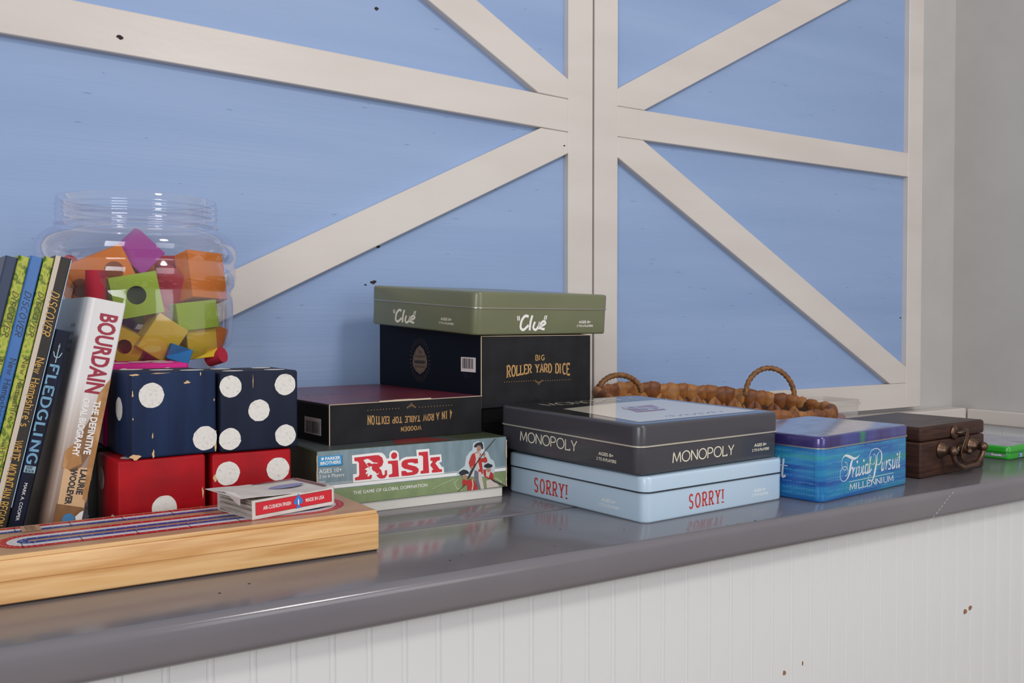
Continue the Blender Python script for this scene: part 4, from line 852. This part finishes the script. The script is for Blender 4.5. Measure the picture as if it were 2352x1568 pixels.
handle(w2b(1.345, 1.262, .090), w2b(1.437, 1.22, .084), w2b(1.395, 1.245, .143))
handle(w2b(1.013, 1.302, .100), w2b(1.109, 1.296, .104), w2b(1.055, 1.30, .137))

# ================================================================== TUB WITH PEGS
tub_m = thin_clear('cloudy_plastic', (.93, .9, .86), .06, .3, .2, .2)
tb = thing('storage_tub', 'small cloudy plastic tub by the wall, right of the basket', 'storage tub', (1.585, 1.285, 0))
lp = lambda o, z: [(x, y, z) for x, y in rrect(.145, .105, .012, o)]
MB().loft([lp(-.006, 0), lp(-.003, .003), lp(0, .055)], True, False).build('tub_body', tub_m, tb, smooth=True, auto=.8)
MB().loft([lp(0, .052), lp(.005, .052), lp(.005, .0565), lp(.001, .0575), lp(.001, .0635), lp(-.0015, .0635), lp(-.0015, .054)], False, False).build('tub_rim', tub_m, tb, smooth=True, auto=.8)
wood_peg = mat('pale_turned_wood', '#cfa577', .6)
def peg(label, loc, rot, ln, r, tip=None):
    o = thing('wooden_peg', label, 'wooden peg', loc, rot, 'wooden pegs in the tub')
    MB().revolve([(r * .6, 0), (r, .004), (r, ln * .45), (r * .72, ln * .5), (r, ln * .56), (r, ln - .004), (r * .7, ln)], 16).build('peg_body', wood_peg, o, smooth=True, auto=.9)
    if tip:
        MB().revolve([(.001, ln - .004), (r * 1.2, ln), (r * 1.35, ln + .008), (r * 1.1, ln + .016), (.001, ln + .019)], 16).build('peg_tip', tip, o, smooth=True)
    return o
peg('pale turned wooden peg lying in the plastic tub', (1.60, 1.34, .024), (0, R(80), R(-14)), .085, .0125)
peg('pale wooden peg with dark red knob, in the plastic tub', (1.615, 1.31, .014), (0, R(84), R(-4)), .062, .009, mat('dark_red_knob', '#8c2338', .4))

# ================================================================== WOODEN CHEST
dkw = mat('dark_carved_wood', '#271610', .5, spec=.3, col2=['#3a221a', '#4a2e22'], nscale=(14, 14, 160), contrast=(.3, .7), bump=.7, bscale=(16, 16, 190), bdist=.0018, detail=5)
dkw_top = mat('dark_carved_wood_top', '#2a1c17', .4, spec=.4, col2=['#3c2a23', '#4f3b33'], nscale=(12, 120, 12), contrast=(.3, .7), bump=.7, bscale=(14, 150, 14), bdist=.0018, detail=5)
antique = mat('antique_bronze', '#5a4a40', .38, metal=.9, col2='#7a5c48', nscale=(80, 80, 80))
ch = thing('wooden_chest', 'small dark carved wooden chest with antique bronze latch and drop handle', 'chest', (1.2418, .8188, 0), (0, 0, R(4.93)))
MB().box(0, .197, 0, .15, 0, .0542).build('chest_body', dkw, ch, smooth=True, bevel=.003, seg=3, auto=.9)
ld = MB().box(0, .197, 0, .15, .055, .0762).build('chest_lid', dkw, ch, smooth=True, bevel=.004, seg=3, auto=.9)
MB().box(.004, .193, .004, .146, .0762, .0766).build('lid_top', dkw_top, ld)
lt = MB().revolve([(.011, 0), (.011, .0015), (.008, .0035), (.004, .0045)], 20).build('latch', antique, ch, smooth=True); lt.rotation_euler = (R(90), 0, 0); lt.location = (.0985, 0, .0628)
hk = MB().prism_y([(17, 3), (24, 3.5), (26, 0), (23, -10), (16, -22), (14, -32), (16, -41), (20, -45), (24, -42), (27, -34), (26, -27), (22, -26), (22, -22), (29, -11), (31, 0), (28, 6), (18, 7)][::-1] if 0 else [(14, 3), (22, 3), (23, -1), (20, -10), (12, -20), (8, -30), (10, -39), (16, -46), (23, -43), (29, -33), (28, -26), (24, -25), (24, -22), (31, -11), (33, 0), (30, 7), (15, 7)], -1, 1)
hk.v = [(x * .001, y * .001, z * .001) for x, y, z in hk.v]
ho = hk.build('hook', antique, ch, bevel=.0004, seg=1); ho.location = (.0955, -.0085, .0612)
MB().tube([(.0985, 0, .0628), (.0985, -.008, .0628), (.116, -.009, .065)], .0026, 10).build('latch_pin', antique, ch, smooth=True)
st_ = MB().revolve([(.009, 0), (.009, .0015), (.0035, .003), (.003, .012), (.0048, .0135), (.0052, .016), (.003, .019)], 18).build('latch_stud', antique, ch, smooth=True); st_.rotation_euler = (R(90), 0, 0); st_.location = (.1165, 0, .0335)
for ux, uz in ((.0585, .0392), (.1525, .0385)):
    bs = MB().revolve([(.013, 0), (.013, .002), (.0105, .003), (.0105, .005), (.0085, .006), (.0085, .008), (.0065, .009), (.006, .016), (.0072, .018), (.0072, .022), (.004, .0255), (.001, .0262)], 22).build('handle_boss', antique, ch, smooth=True); bs.rotation_euler = (R(90), 0, 0); bs.location = (ux, 0, uz)
hp = [(-.0585, 0)] 
hpts = []
for q in range(33):
    a = math.pi + math.pi * q / 32
    hpts.append((.1055 + .047 * (abs(math.cos(a)) ** .75) * (1 if math.cos(a) > 0 else -1), -.0195, .0385 + .027 * math.sin(a)))
MB().tube(hpts, lambda t: .0036 if abs(t - .5) > .17 else .0044, 10, True, lambda a, t: 1 + (.14 * math.cos(t * 170 + a) if abs(t - .5) < .17 else 0)).build('drop_handle', antique, ch, smooth=True)
